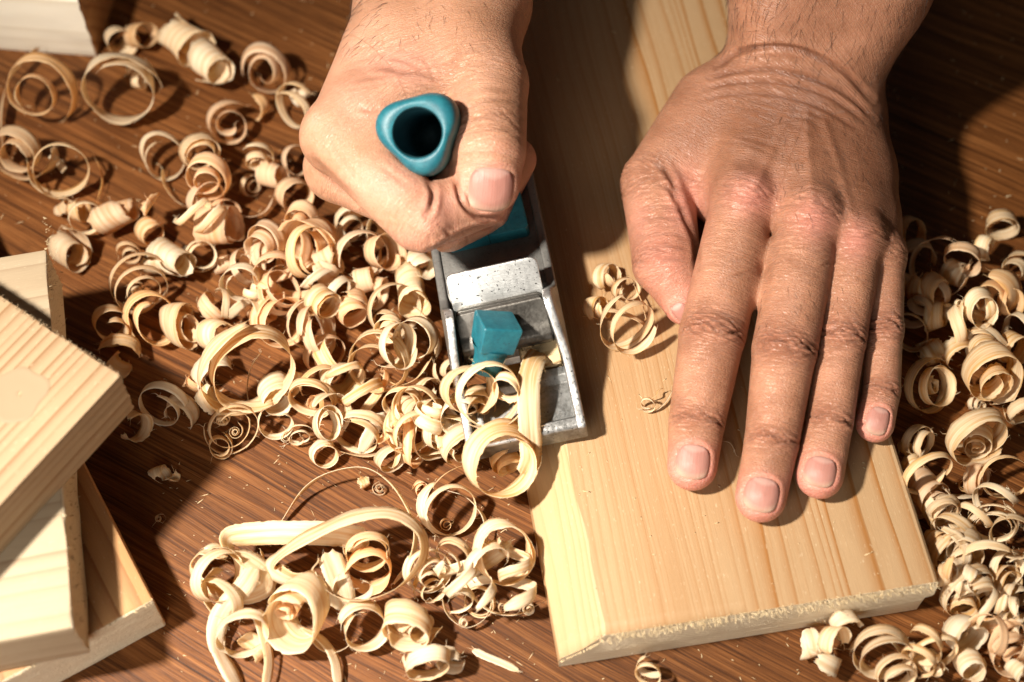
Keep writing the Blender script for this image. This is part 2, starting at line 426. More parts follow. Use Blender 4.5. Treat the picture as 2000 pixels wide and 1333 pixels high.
pts = [wp(rng.uniform(.02, 1.1), -.01, 0) for _ in range(60)]
pts = [p+Zz*(.5+1.05*max(0, np.dot(p-P1, U)-.1)) for p in pts]
fibres('torn_fibres', pts, [-Vv+Zz*.3]*60, .09, .014, M_TIP, work, rng)

# ------------------------------------------------------------------ other planks
def plank(cor, ydir, zb, w, l, h, mats, label, seed, flipx=False, name='pine_plank', fray=None, group='planks stacked on the table'):
    """cor = right-hand near top corner; ydir = direction of the grain (away from corner); x runs across"""
    Y = nrm(ydir); X = np.array([Y[1], -Y[0], 0.0])
    if flipx: X = -X
    rg = random.Random(seed)
    bm = bmesh.new(); bm_box(bm, 0, w, 0, l, zb, zb+h, .07, 2)
    for f in bm.faces:
        f.material_index = 1 if abs(f.normal.y) > .7 else 0
    bmesh.ops.subdivide_edges(bm, edges=[e for e in bm.edges if e.calc_length() > 1.0], cuts=14, use_grid_fill=True)
    for v in bm.verts:
        if v.co.y < .2: v.co.y += rg.uniform(-.03, .03)
        v.co.x += rg.uniform(-.012, .012); v.co.z += rg.uniform(-.006, .006)
    Xr = X
    o0 = np.array([cor[0], cor[1], 0])
    M = frame_matrix(o0, Xr, Y, Zz)
    if flipx:                                   # keep a right-handed frame
        for v in bm.verts: v.co.x *= -1
        M = frame_matrix(o0, -Xr, Y, Zz)
    o = from_bm(name, bm, mats, M, None, 35)
    tag(o, label, 'plank', group)
    return o, o0, Xr, Y
zD, zA, zB = 0.0, 1.9, 3.8
# bottom plank: end corner (304,1180) on its top face
D0 = px(299, 1174, 1.85); D1 = px(157, 893, 1.85)
pD, oD, XD, YD = plank(D0, D1-D0, zD, 9.5, 24, 1.85, [M_RED, M_END], 'reddish plank at the bottom of the stack with its sawn end showing', 11, flipx=True)
# middle plank: its right-hand sawn end runs from (88,487) to (140,1228)
zA = 1.86; A0 = px(141, 1226, zA+1.95); A1 = px(89, 487, zA+1.95)
YA = nrm(np.array([-(A1-A0)[1], (A1-A0)[0], 0]))
pA, oA, XA, YA = plank(A0, YA, zA, float(np.linalg.norm(A1-A0)), 24, 1.95, [M_LIGHT, M_END], 'pale plank lying crosswise in the middle of the stack', 12)
zB = zA+1.96; hB = 1.75; B0 = px(236, 733, zB+hB); B1 = px(0, 988, zB+hB)
pB, oB, XB, YB = plank(B0, B1-B0, zB, 11.6, 26, hB, [M_PALE, M_END], 'pale striped plank on top of the stack with a cut knot', 13)
rg = random.Random(5)
pts = [oB+XB*rg.uniform(0, 11.5)+YB*rg.uniform(-.02, .10)+Zz*(zB+hB-rg.uniform(-.005, .03)) for _ in range(520)]
fibres('frayed_fibres', pts, [-YB+Zz*.1]*520, .075, .011, M_PALE, pB, rg, lift=.35, spread=.9)
pts = [oA+XA*rg.uniform(0, 12.5)+YA*rg.uniform(-.02, .05)+Zz*(zA+1.95-rg.uniform(0, 1.6)**1.3) for _ in range(420)]
fibres('frayed_fibres', pts, [-YA]*420, .09, .014, M_TIP, pA, rg, lift=.7, spread=.8)
pts = [oD-XD*0+XD*rg.uniform(0, 9.3)+YD*rg.uniform(-.02, .08)+Zz*(1.85-rg.uniform(0, .1)) for _ in range(260)]
fibres('frayed_fibres', pts, [-YD+Zz*.3]*260, .11, .015, M_TIP, pD, rg, lift=.6, spread=.8)
M_KNOT = NT('cut_knot').P(Base_Color=(.27, .19, .11), Roughness=.7)
# knot: cut flat, set 2 mm into the face
kc = px(38, 770, zB+hB); V, F = [], []
rr = [1.0+.10*math.sin(3*a+.5)+.08*math.sin(5*a) for a in np.linspace(0, 2*math.pi, 29)[:-1]]
for ring, (k, z) in enumerate(((1.0, .004), (.93, .014), (.86, .010), (.45, .016), (.1, .012))):
    for i, a in enumerate(np.linspace(0, 2*math.pi, 29)[:-1]):
        V.append(kc+np.array([math.cos(a)*rr[i]*k*.66, math.sin(a)*rr[i]*k*.80, z]))
for ring in range(4):
    for i in range(28): F.append((ring*28+i, ring*28+(i+1) % 28, ring*28+28+(i+1) % 28, ring*28+28+i))
kn = mesh_obj('knot', V, np.array(F), M_KNOT, origin=kc); kn.parent = pB; kn.matrix_basis = pB.matrix_basis.inverted() @ Matrix.Translation(Vector(kc*S))
# block at the back
E0 = px(190, 112, 0); E1 = px(0, 97, 0); ed = nrm(E1-E0)
pE, oE, XE, YE = plank(E0, ed, 0, 13, 20, 2.75, [M_CREAM, M_RED], 'bright cream block of wood beside the loose shavings at the back', 14, name='wood_block', group=None)

# ------------------------------------------------------------------ hand plane
ROLL = math.radians(8.5)
PR = px(1150, 853, 2.02)
TX = U*math.cos(ROLL)+Zz*math.sin(ROLL); TZ = -U*math.sin(ROLL)+Zz*math.cos(ROLL); TY = Vv
def tp(x, y, z): return PR+TX*x+TY*y+TZ*z
PLM = frame_matrix(PR, TX, TY, TZ)
plane = empty('hand_plane', tp(-1.7, 4, 0))
tag(plane, 'small grey metal hand plane with teal handle resting on the pine board', 'plane')
bpy.context.view_layer.update()
PW, PL = 3.32, 10.0
bm = bmesh.new()
bm_prism(bm, [(.30, 0), (.30, .42), (1.62, .36), (1.80, .50), (2.05, .50), (2.10, .02), (2.10, 0)], 'x', -PW+.2, -.2, .03)          # tray
bm_prism(bm, [(0, 0), (.05, .55), (.12, .63), (.34, .66), (.50, .40), (.50, 0)], 'x', -PW, -.002, .035)                       # front lip
bm_prism(bm, [(2.95, 0), (4.42, 1.27), (4.6, 1.34), (PL, 1.34), (PL, 0)], 'x', -PW+.2, -.2, .05)                               # bed and deck
def cheek(x0, x1, top):
    bm_prism(bm, top, 'x', x0, x1, .07, 3)
prof = [(0.02, 0.004), (.02, .60), (.30, .68), (.75, .70), (1.25, .90), (1.8, 1.32), (2.4, 1.85), (2.95, 2.25), (3.25, 2.36), (3.55, 2.28), (3.85, 1.85), (4.1, 1.50), (4.4, 1.42), (PL-.01, 1.42), (PL-.01, .004)]
cheek(-PW-.004, -PW+.25, prof); cheek(-.25, .004, prof)
bm_prism(bm, [(PL-.55, .2), (PL-.55, 1.9), (PL-.35, 2.05), (PL-.004, 1.8), (PL-.004, .2)], 'x', -PW+.25, -.25, .06)
for f in bm.faces:
    c = f.calc_center_median(); nz = f.normal.z; f.material_index = 0
    if (c.x < -PW+.31 or c.x > -.31) and nz > .35 and c.y < 3.7: f.material_index = 1
    elif c.y < .36 and nz > .3: f.material_index = 1
    elif c.y > 3.7 and nz > -.1: f.material_index = 2
for v in bm.verts:                                  # the cheeks draw in a little towards the top
    if v.co.z > 1.45 and v.co.y < 4.2:
        k = (v.co.z-1.45)*.20
        v.co.x += k if v.co.x < -PW/2 else -k
from_bm('body', bm, [M_CAST, M_WORN, M_DECK], PLM, plane, 40)

BA = math.radians(50)                                # bed angle of the iron
be, bn = np.array([0, math.cos(BA), math.sin(BA)]), np.array([0, -math.sin(BA), math.cos(BA)])
def bed(o, off): return frame_matrix(tp(0, 2.75, .10)+0*PR+(TY*be[1]+TZ*be[2])*o+(TY*bn[1]+TZ*bn[2])*off, TX, TY*be[1]+TZ*be[2], TY*bn[1]+TZ*bn[2])
def plate(name, x0, x1, l, th, r, mat, M, top_only=True, parent=plane, bev=.03):
    bm = bmesh.new(); pts = []
    for (cx, cy, a0, on) in ((x1-r, l-r, 0, 1), (x0+r, l-r, 90, 1), (x0+r, r, 180, 0), (x1-r, r, 270, 0)):
        if on or not top_only:
            for a in range(0, 91, 15): pts.append((cx+r*math.cos(math.radians(a0+a)), cy+r*math.sin(math.radians(a0+a))))
        else: pts.append((x0 if a0 == 180 else x1, 0))
    bm_prism(bm, pts, 'z', 0, th, bev, 2)
    return from_bm(name, bm, mat, M, parent, 35)
plate('blade', -2.93, -.37, 2.98, .10, .22, M_BLADE, bed(0, .14))
plate('cap_iron', -2.90, -.40, 1.74, .12, .22, M_CAP, bed(.25, .245))
# lever cap with a rolled lower edge
bm = bmesh.new()
sec = [(0.02, .0), (-.06, .12), (-.03, .30), (.10, .43), (.30, .46), (.48, .40), (.62, .33), (1.0, .27), (1.28, .24), (1.34, .12), (1.30, 0)]
bm_prism(bm, sec, 'x', -2.94, -.38, .05, 3)
for v in bm.verts:                                   # rounded upper corners
    if v.co.y > 1.02:
        k = (v.co.y-1.02)/.33; lim = .18*k*k
        v.co.x = min(max(v.co.x, -2.94+lim), -.38-lim)
lc = from_bm('lever_cap', bm, M_CAP, bed(.62, .375), plane, 35)
# teal thumb knob: square head on a waisted stem
kx = nrm(TX); ka = nrm((TY*be[1]+TZ*be[2])*.88+(TY*bn[1]+TZ*bn[2])*.16+TX*.42)
kp = tp(-1.86, 2.62, 2.12)
ky = np.cross(ka, kx); ky = nrm(ky); kx = np.cross(ky, ka)
th = math.radians(13); X2 = kx*math.cos(th)+ky*math.sin(th); Y2 = np.cross(ka, X2)
bm = bmesh.new(); bm_box(bm, -.56, .56, -.52, .52, -.44, .41, .08, 3)
for v in bm.verts:
    if v.co.z < -.2: v.co.x *= .90; v.co.y *= .90
kb = from_bm('screw_knob', bm, M_TEAL, frame_matrix(kp, X2, Y2, ka), plane, 35)
bm = bmesh.new()
R = [(.58, -.36), (.52, -.50), (.46, -.62), (.43, -.8), (.42, -1.2)]
prev = None
for r, z in R:
    ring = [bm.verts.new((r*math.cos(a), r*.92*math.sin(a), z)) for a in np.linspace(0, 2*math.pi, 25)[:-1]]
    if prev:
        for i in range(24): bm.faces.new((prev[i], prev[(i+1) % 24], ring[(i+1) % 24], ring[i]))
    prev = ring
bm.faces.new(prev)
from_bm('stem', bm, M_TEAL, frame_matrix(kp, X2, Y2, ka), kb, 35)
# cast mark on the deck: rounded frame with slanted strokes
bm = bmesh.new()
def bar(x0, y0, x1, y1, wd, z0=1.33, z1=1.385):
    d = Vector((x1-x0, y1-y0)); d.normalize(); nx, ny = -d.y*wd/2, d.x*wd/2
    bm_prism(bm, [(x0+nx, y0+ny), (x1+nx, y1+ny), (x1-nx, y1-ny), (x0-nx, y0-ny)], 'z', z0, z1)
mk = lambda x, y: (-1.62+x, 5.12+y)
for (a, b, c_, d) in ((-.46, -.22, -.50, .12), (-.50, .14, .46, .16), (.50, .12, .52, -.22), (-.42, -.20, -.18, -.20), (-.42, .07, -.16, .07), (-.16, .07, -.18, -.20), (-.09, .08, .01, -.2), (.03, -.2, .13, .08), (.20, .08, .22, -.22), (.20, .08, .46, .08), (.22, -.2, .46, -.2)):
    p, q = mk(a, b), mk(c_, d); bar(p[0], p[1], q[0], q[1], .045)
for i in range(6):
    a0, a1 = math.radians(150-i*28), math.radians(150-(i+1)*28)
    p, q = mk(.78+.16*math.cos(a0), .04+.16*math.sin(a0)), mk(.78+.16*math.cos(a1), .04+.16*math.sin(a1)); bar(p[0], p[1], q[0], q[1], .03)
from_bm('cast_mark', bm, M_DECK, PLM, plane)
# teal base of the handle and the hollow handle
bm = bmesh.new()
bm_prism(bm, [(-2.75, 5.95), (-.50, 5.95), (-.42, 6.05), (-.50, 9.0), (-2.7, 9.0)], 'z', 1.32, 1.80, .05, 2)
bs = from_bm('handle_base', bm, M_TEAL, PLM, plane, 35)
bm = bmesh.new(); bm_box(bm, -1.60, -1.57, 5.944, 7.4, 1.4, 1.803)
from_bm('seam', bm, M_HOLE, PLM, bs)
HE = px(815, 259, 7.75); HBASE = px(885, 280, 1.75)
HA = nrm(HE-HBASE); HL = float(np.linalg.norm(HE-HBASE))
HX = nrm(RIGHT-HA*np.dot(RIGHT, HA)); HY = np.cross(HA, HX)
def hrad(phi, k): return cmof(78, HE)*(1+k*math.cos(3*(phi-math.radians(44)))+.04*math.cos(phi-math.radians(100)))
V, F = [], []; N = 48
rings = [(-HL, 1.05, 0), (-HL*.6, .88, .05), (-HL*.35, .92, .09), (-1.3, .98, .12), (-.75, 1.02, .13), (-.45, 1.015, .13), (-.25, .985, .13), (-.11, .93, .12), (-.03, .85, .095), (.0, .76, .06), (.0, .68, .025), (-.02, .60, .01)]
hole = cmof(49, HE)
for z, k, tri in rings:
    for i in range(N):
        a = 2*math.pi*i/N; r = hrad(a, tri)*k
        if k == .60: r = hole*1.03
        V.append(HE+HA*z+(HX*math.cos(a)+HY*math.sin(a))*r)
nr = len(rings)
for r in range(nr-1):
    for i in range(N): F.append((r*N+i, r*N+(i+1) % N, (r+1)*N+(i+1) % N, (r+1)*N+i))
hd = mesh_obj('handle', V, np.array(F), M_TEAL, parent=plane, origin=HE)
V, F = [], []
hr = [(-.02, 1.03), (-.04, .995), (-.12, .965), (-3.6, .90)]
for z, k in hr:
    for i in range(N):
        a = 2*math.pi*i/N; V.append(HE+HA*z+(HX*math.cos(a)+HY*math.sin(a))*hole*k)
for r in range(len(hr)-1):
    for i in range(N): F.append((r*N+i, (r+1)*N+i, (r+1)*N+(i+1) % N, r*N+(i+1) % N))
V.append(HE-HA*3.6)
q = np.array(F); b0 = (len(hr)-1)*N
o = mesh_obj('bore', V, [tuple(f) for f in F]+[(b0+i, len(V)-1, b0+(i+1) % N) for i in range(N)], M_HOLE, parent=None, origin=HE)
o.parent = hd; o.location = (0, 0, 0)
# ------------------------------------------------------------------ hands: one continuous surface each, from blended tapered limbs
import openvdb
def smin(a, b, k):
    h = np.clip(.5+.5*(b-a)/k, 0, 1)
    return b*(1-h)+a*h-k*h*(1-h)
class Field:
    def __init__(s, lo, hi, h):
        s.lo = np.array(lo, float); s.h = h
        s.n = np.ceil((np.array(hi)-s.lo)/h).astype(int)+1
        s.D = np.full(tuple(s.n), 2.5, np.float32)
    def box(s, lo, hi):
        i0 = np.clip(np.floor((np.array(lo)-s.lo)/s.h).astype(int), 0, s.n-1); i1 = np.clip(np.ceil((np.array(hi)-s.lo)/s.h).astype(int)+1, 1, s.n)
        sl = tuple(slice(a, b) for a, b in zip(i0, i1))
        ax = [(s.lo[d]+s.h*np.arange(i0[d], i1[d])).astype(np.float32) for d in range(3)]
        return sl, np.meshgrid(*ax, indexing='ij', sparse=True)
    def cone(s, a, b, ra, rb, k=.3, k2=None, kc=None, kr=1.0, fl=1.0, fn=None, cut=False):
        """blend in a tapered limb a-b; k near point kc, k2 away from it"""
        a, b = np.asarray(a, np.float32), np.asarray(b, np.float32); pad = max(ra, rb)+max(k, k2 or 0)+.25
        sl, (X, Y, Z) = s.box(np.minimum(a, b)-pad, np.maximum(a, b)+pad)
        ba = b-a; L2 = max(float(ba@ba), 1e-6)
        dx, dy, dz = X-a[0], Y-a[1], Z-a[2]
        t = np.clip((dx*ba[0]+dy*ba[1]+dz*ba[2])/L2, 0, 1)
        qx, qy, qz = dx-t*ba[0], dy-t*ba[1], dz-t*ba[2]
        q2 = qx*qx+qy*qy+qz*qz
        if fl != 1.0:
            n = np.asarray(fn, np.float32); qn = qx*n[0]+qy*n[1]+qz*n[2]
            q2 = q2+qn*qn*(1/fl**2-1)
        d = np.sqrt(q2)-(ra+(rb-ra)*t)
        A = s.D[sl]
        if cut: s.D[sl] = -smin(-A, d, k); return
        if k2 is not None:
            c = np.asarray(kc, np.float32); rr = np.sqrt((X-c[0])**2+(Y-c[1])**2+(Z-c[2])**2)
            kk = k2+(k-k2)*np.clip(1-rr/kr, 0, 1)
        else: kk = k
        s.D[sl] = smin(A, d, kk)
    def at(s, P):
        P = np.asarray(P, float); g = (P-s.lo)/s.h
        i = np.clip(np.floor(g).astype(int), 0, s.n-2); f = np.clip(g-i, 0, 1); out = 0
        for cx in (0, 1):
            for cy in (0, 1):
                for cz in (0, 1):
                    wt = (f[..., 0] if cx else 1-f[..., 0])*(f[..., 1] if cy else 1-f[..., 1])*(f[..., 2] if cz else 1-f[..., 2])
                    out = out+wt*s.D[i[..., 0]+cx, i[..., 1]+cy, i[..., 2]+cz]
        return out
    def grad(s, P, e=.12):
        P = np.asarray(P, float)
        g = np.stack([s.at(P+e*np.eye(3)[k])-s.at(P-e*np.eye(3)[k]) for k in range(3)], -1)
        return g/np.maximum(np.linalg.norm(g, axis=-1, keepdims=True), 1e-9)
    def march(s, p, d, tmax=3.0):
        p = np.asarray(p, float)
        for _ in range(90):
            v = s.at(p)
            if v < .004: break
            p = p+d*max(.02, min(v*.7, .4))
        return p
    def mesh(s):
        g = openvdb.FloatGrid(2.5); g.copyFromArray(s.D)
        p, q = g.convertToQuads(0.0)
        return p.astype(np.float64)*s.h+s.lo, q

def J(x, y, z, r):
    P = px(x, y, z); return P, cmof(r, P)

def nail(field, name, cx, cy, zg, axis, wpx, lpx, parent, sq=2.6, roll=0.0, keep=.72, carve=True):
    """nail plate grown on the surface where pixel cx, cy meets the finger; a fold is pressed round it"""
    vd = nrm(px(cx, cy, 0)-CAM); st = px(cx, cy, zg+2.0)
    p = field.march(st, vd); n = field.grad(p, .22)
    n = nrm(n+roll*np.cross(axis, n)); a = nrm(np.asarray(axis)-n*np.dot(axis, n)); sd = np.cross(a, n)
    hw, hl = cmof(wpx/2, p), cmof(lpx/2, p)
    nu, nv = 19, 19; G = np.zeros((nu, nv, 3)); AU = np.zeros((nu, nv)); AV = np.zeros((nu, nv))
    for i in range(nu):
        for j in range(nv):
            u, v = -1+2*i/(nu-1), -1+2*j/(nv-1)
            # square -> rounded plate
            m = max(abs(u), abs(v)); ln = (abs(u)**sq+abs(v)**sq)**(1/sq)
            k = m/ln if ln > 0 else 1
            uu, vv = u*k, v*k
            q = p+a*uu*hl+sd*vv*hw
            b = field.at(q+n*0)                     # fall to the skin along the normal
            w_ = q+n*.5
            for _ in range(40):
                dd = field.at(w_)
                if dd < .003 or np.dot(w_-q, n) < -.5: break
                w_ = w_-n*max(.01, dd*.8)
            hs = float(np.dot(w_-q, n)); hp = -.26*(vv*hw)**2/max(hw, .1)-.10*(uu*hl)**2
            G[i, j] = q+n*(keep*hs+(1-keep)*hp+.030-.050*max(abs(uu), abs(vv))**6)
            AU[i, j], AV[i, j] = uu, vv
    V = list(G.reshape(-1, 3)); F = []
    for i in range(nu-1):
        for j in range(nv-1): F.append((i*nv+j, i*nv+j+1, (i+1)*nv+j+1, (i+1)*nv+j))
    # rim turned down for thickness
    rim = [(0, j) for j in range(nv)]+[(i, nv-1) for i in range(1, nu)]+[(nu-1, j) for j in range(nv-2, -1, -1)]+[(i, 0) for i in range(nu-2, 0, -1)]
    b = len(V); AUl = list(AU.ravel()); AVl = list(AV.ravel())
    for (i, j) in rim: V.append(G[i, j]-n*.06); AUl.append(AU[i, j]); AVl.append(AV[i, j])
    for k in range(len(rim)):
        i, j = rim[k]; i2, j2 = rim[(k+1) % len(rim)]; F.append((i*nv+j, b+k, b+(k+1) % len(rim), i2*nv+j2))
    F = np.array(F)[:, ::-1]
    mesh_obj(name, V, F, M_NAIL, parent=parent, attrs={'nu': AUl, 'nv': AVl}, origin=p)
    return dict(p=p, n=n, a=a, s=sd, hw=hw, hl=hl, sq=sq)

def finish_hand(name, field, chains, nails, creases, patches, bulges, mat, parent, hairs=None):
    V, Q = field.mesh()
    N = field.grad(V, .09)
    # closest limb -> coordinate along it
    best = np.full(len(V), 9.0); fu = np.zeros(len(V)); wr = np.zeros(len(V)); rl = np.full(len(V), .55); pink = np.zeros(len(V)); disp = np.zeros(len(V)); tan = np.zeros(len(V)); fold = np.zeros(len(V))
    for ch in chains:
        u0 = 0.0
        pts, rad, joints, fn = ch['p'], ch['r'], ch['j'], ch['n']
        for a, b, ra, rb in zip(pts, pts[1:], rad, rad[1:]):
            ba = b-a; L = np.linalg.norm(ba); raw = ((V-a)@ba)/L**2; t = np.clip(raw, 0, 1)
            d = np.linalg.norm(V-(a+t[:, None]*ba), axis=1)-(ra+(rb-ra)*t)
            m = d < best-1e-4
            best[m] = d[m]; fu[m] = u0+raw[m]*L
            ch.setdefault('seg', []).append((u0, L)); u0 += L
    # second pass: joint folds
    for ch in chains:
        pts, rad = ch['p'], ch['r']; u0 = 0
        D = np.full(len(V), 9.0); U_ = np.zeros(len(V))
        for a, b, ra, rb in zip(pts, pts[1:], rad, rad[1:]):
            ba = b-a; L = np.linalg.norm(ba); raw = ((V-a)@ba)/L**2; t = np.clip(raw, 0, 1)
            d = np.linalg.norm(V-(a+t[:, None]*ba), axis=1)-(ra+(rb-ra)*t)
            m = d < D; D[m] = d[m]; U_[m] = u0+raw[m]*L; u0 += L
        own = np.clip(1-(D-best)/.12, 0, 1)*np.clip(1-(D-.25)/.3, 0, 1)
        dors = np.clip((N@ch['n'])*1.5-.1, 0, 1)*own
        side = np.cross(nrm(pts[-1]-pts[-2]), ch['n'])
        vv = V@side
        rl = np.maximum(rl, own*.75*np.clip((U_-.5)/1.0, 0, 1))
        for (uj, amp, wid) in ch['j']:
            g = np.exp(-((U_-uj)/wid)**2)*dors
            wr = np.maximum(wr, g*min(1, amp))
            pink = np.maximum(pink, g*.15*amp); tan = np.maximum(tan, g*.30*amp)
            rngw = np.random.default_rng(int(abs(uj)*1000)+len(pts))
            v0 = float((vv*g).sum()/max(g.sum(), 1e-6))
            for off, da in ch.get('folds', ((-.62, .45), (-.46, .6), (-.32, .8), (-.19, .9), (-.07, 1.0), (.05, .8), (.17, 1.0), (.30, .8), (.44, .6), (.60, .4))):
                bend = .22*np.abs(vv-v0)*np.sign(off)*(-1)+.05*np.sin(vv*6+rngw.uniform(0, 6))+.03*np.sin(vv*13+rngw.uniform(0, 6))
                ln = g*np.exp(-((U_-uj-off*wid*1.5-bend)/.040)**2)*np.clip(.85+.45*np.sin(vv*rngw.uniform(3, 6)+rngw.uniform(0, 6)), .3, 1)
                disp -= .066*min(amp, 1.1)*da*ln; fold = np.maximum(fold, ln*da*min(amp, 1))
            disp += .060*amp*np.exp(-((U_-uj)/(wid*.60))**2)*dors
        end = U_ > (u0-.55)
        pink = np.maximum(pink, np.clip((U_-(u0-.75))/.9, 0, 1)*own*ch.get('tip', .85))
    # folds round the nails
    for q in nails:
        r = V-q['p']; hgt = r@q['n']; uu = (r@q['a'])/q['hl']; vv = (r@q['s'])/q['hw']
        near = np.clip(1-np.abs(hgt)/.55, 0, 1)*(np.abs(uu) < 1.9)*(np.abs(vv) < 1.9)*np.clip((N@q['n'])*3+.4, 0, 1)
        rad = (np.abs(uu)**q['sq']+np.abs(vv)**q['sq'])**(1/q['sq'])
        tipside = np.clip((uu-.55)*2.5, 0, 1)
        disp -= near*.050*np.clip((1.02-rad)/.10, 0, 1)
        disp -= near*.030*np.exp(-((rad-1.03)/.05)**2)
        disp += near*(1-tipside)*.030*np.exp(-((rad-1.25)/.16)**2)
        disp += near*tipside*.012*np.exp(-((rad-1.25)/.15)**2)
        pink = np.maximum(pink, near*(1-tipside)*.75*np.exp(-((rad-1.15)/.22)**2))
        wr *= 1-near*np.clip((1.35-rad)/.2, 0, 1)
    X, Y = topx(V); vis = np.clip((N@nrm(CAM-V.mean(0)))*2.0, 0, 1)
    def pline(pts):
        d = np.full(len(V), 1e9); pts = np.array(pts, float)
        for a, b in zip(pts, pts[1:]):
            ba = b-a; t = np.clip(((X-a[0])*ba[0]+(Y-a[1])*ba[1])/(ba@ba), 0, 1)
            d = np.minimum(d, np.hypot(X-a[0]-t*ba[0], Y-a[1]-t*ba[1]))
        return d
    def smooth_line(pts, n=8):
        p = np.array(pts, float); out = []
        if len(p) < 3: return p
        q = np.vstack([2*p[0]-p[1], p, 2*p[-1]-p[-2]])
        for i in range(1, len(q)-2):
            for t in np.linspace(0, 1, n, endpoint=False):
                out.append(.5*((2*q[i])+(-q[i-1]+q[i+1])*t+(2*q[i-1]-5*q[i]+4*q[i+1]-q[i+2])*t*t+(-q[i-1]+3*q[i]-3*q[i+1]+q[i+2])*t**3))
        out.append(p[-1]); return np.array(out)
    for pts, dep, wd in creases:
        d = pline(smooth_line(pts)); dend = np.minimum(np.hypot(X-pts[0][0], Y-pts[0][1]), np.hypot(X-pts[-1][0], Y-pts[-1][1])); dep = dep*np.clip(dend/26+.08, 0, 1)
        disp -= vis*dep*np.exp(-(d/wd)**2); fold = np.maximum(fold, vis*np.minimum(1, dep*16)*np.exp(-(d/wd)**2))
        disp += vis*dep*.45*np.exp(-((d-wd*2.0)/(wd*1.2))**2)
    for pts, hgt, wd in bulges:
        d = pline(smooth_line(pts)); disp += vis*hgt*np.exp(-(d/wd)**2)
    for (x, y, rx, ry, a, what) in patches:
        g = a*np.exp(-((X-x)/rx)**2-((Y-y)/ry)**2)
        if what == 'pink': pink = np.maximum(pink, g)
        elif what == 'tan': tan = np.maximum(tan, g)
        elif what == 'wr': wr = np.maximum(wr, g)
    V = V+N*disp[:, None]
    # faces outward
    a, b, c = V[Q[0::97, 0]], V[Q[0::97, 1]], V[Q[0::97, 2]]
    if (np.einsum('ij,ij->i', np.cross(b-a, c-a), N[Q[0::97, 0]])).mean() < 0: Q = Q[:, ::-1]
    o = mesh_obj(name, V, Q.astype(np.int32), mat, parent=parent, attrs={'fu': fu, 'wr': np.clip(wr, 0, 1), 'pink': np.clip(pink, 0, 1), 'rl': np.clip(rl, 0, 1), 'tan': np.clip(tan, 0, 1), 'fold': np.clip(fold, 0, 1)}, origin=None if parent is None else np.array(parent.location)/S)
    if hairs:
        r_ = np.random.default_rng(4); HV, HF = [], []
        for (x0, x1, y0, y1, num, dx, dy, ln) in hairs:
            idx = np.where((X > x0) & (X < x1) & (Y > y0) & (Y < y1) & (vis > .02))[0]
            if len(idx) == 0: continue
            for i in r_.choice(idx, num):
                d = RIGHT*(dx+r_.normal(0, .25))-UP*(dy+r_.normal(0, .25)); d = d-N[i]*np.dot(d, N[i]); d = nrm(d)
                L = ln*r_.uniform(.5, 1.3); s = np.cross(d, N[i]); p = V[i]; b = len(HV); bend = r_.normal(0, .12)
                for t, rr_ in ((0, .0045), (.5, .0035), (1, .0008)):
                    c = p+d*L*t+N[i]*(L*(.28*t-.18*t*t))+s*bend*L*t*t
                    HV += [c+s*rr_, c-s*rr_*.5+N[i]*rr_*.9, c-s*rr_*.5-N[i]*rr_*.9]
                for q in (0, 3):
                    for a in range(3): HF.append((b+q+a, b+q+(a+1) % 3, b+q+3+(a+1) % 3, b+q+3+a))
        h = mesh_obj('arm_hair', HV, np.array(HF), M_HAIR, parent=parent); h['kind'] = 'stuff'
    return o

HR = .055
# ---- the hand pressed flat on the board
f = Field((2.2, -9.5, 1.3), (16.5, 17.0, 12.5), .046)
zb = HB
W1, W2 = J(1512, 165, 3.5, 103), J(1602, 180, 3.5, 103)
F1, F2 = J(1556, -40, 6.2, 118), J(1690, -40, 6.2, 122)
G1, G2 = J(1625, -420, 11.0, 135), J(1800, -420, 11.0, 140)
for a, b in ((W1, F1), (W2, F2), (F1, G1), (F2, G2)): f.cone(a[0], b[0], a[1], b[1], .9)
IN = [J(1452, 395, 4.15, 62), J(1391, 655, 3.25, 66), J(1361, 825, 2.62, 55), J(1352, 910, 2.36, 49)]
MI = [J(1580, 425, 4.35, 62), J(1532, 685, 3.35, 64), J(1507, 865, 2.62, 53), J(1486, 971, 2.36, 50)]
RI = [J(1672, 462, 4.0, 54), J(1645, 662, 3.2, 47), J(1621, 825, 2.62, 45), J(1601, 928, 2.36, 47)]
LI = [J(1722, 500, 3.35, 44), J(1727, 645, 2.85, 37), J(1722, 765, 2.4, 36), J(1709, 827, 2.22, 38)]
TH = [J(1395, 215, 3.2, 88), J(1284, 360, 2.95, 71), J(1302, 515, 2.62, 66), J(1338, 592, 2.35, 44)]
for M0, w0 in ((IN[0], J(1478, 195, 3.4, 84)), (MI[0], J(1550, 195, 3.55, 88)), (RI[0], J(1612, 215, 3.4, 84)), (LI[0], J(1655, 245, 3.1, 74))):
    f.cone(w0[0], M0[0], w0[1], M0[1], .8)
for a, b in (((1430, 300, 2.9, 85), (1660, 350, 2.9, 80)), ((1420, 380, 2.9, 70), (1690, 440, 2.8, 55)), ((1390, 300, 3.1, 60), (1470, 400, 3.3, 50))):
    A, B = J(*a), J(*b); f.cone(A[0], B[0], A[1], B[1], .7)
f.cone(TH[0][0], TH[1][0], TH[0][1], TH[1][1], .8)
f.cone(TH[1][0], TH[2][0], TH[1][1], TH[2][1], .35, .08, TH[1][0], 1.1)
f.cone(TH[2][0], TH[3][0], TH[2][1], TH[3][1], .25, .06, TH[2][0], .7)
up_l = nrm([0, -.35, 1])
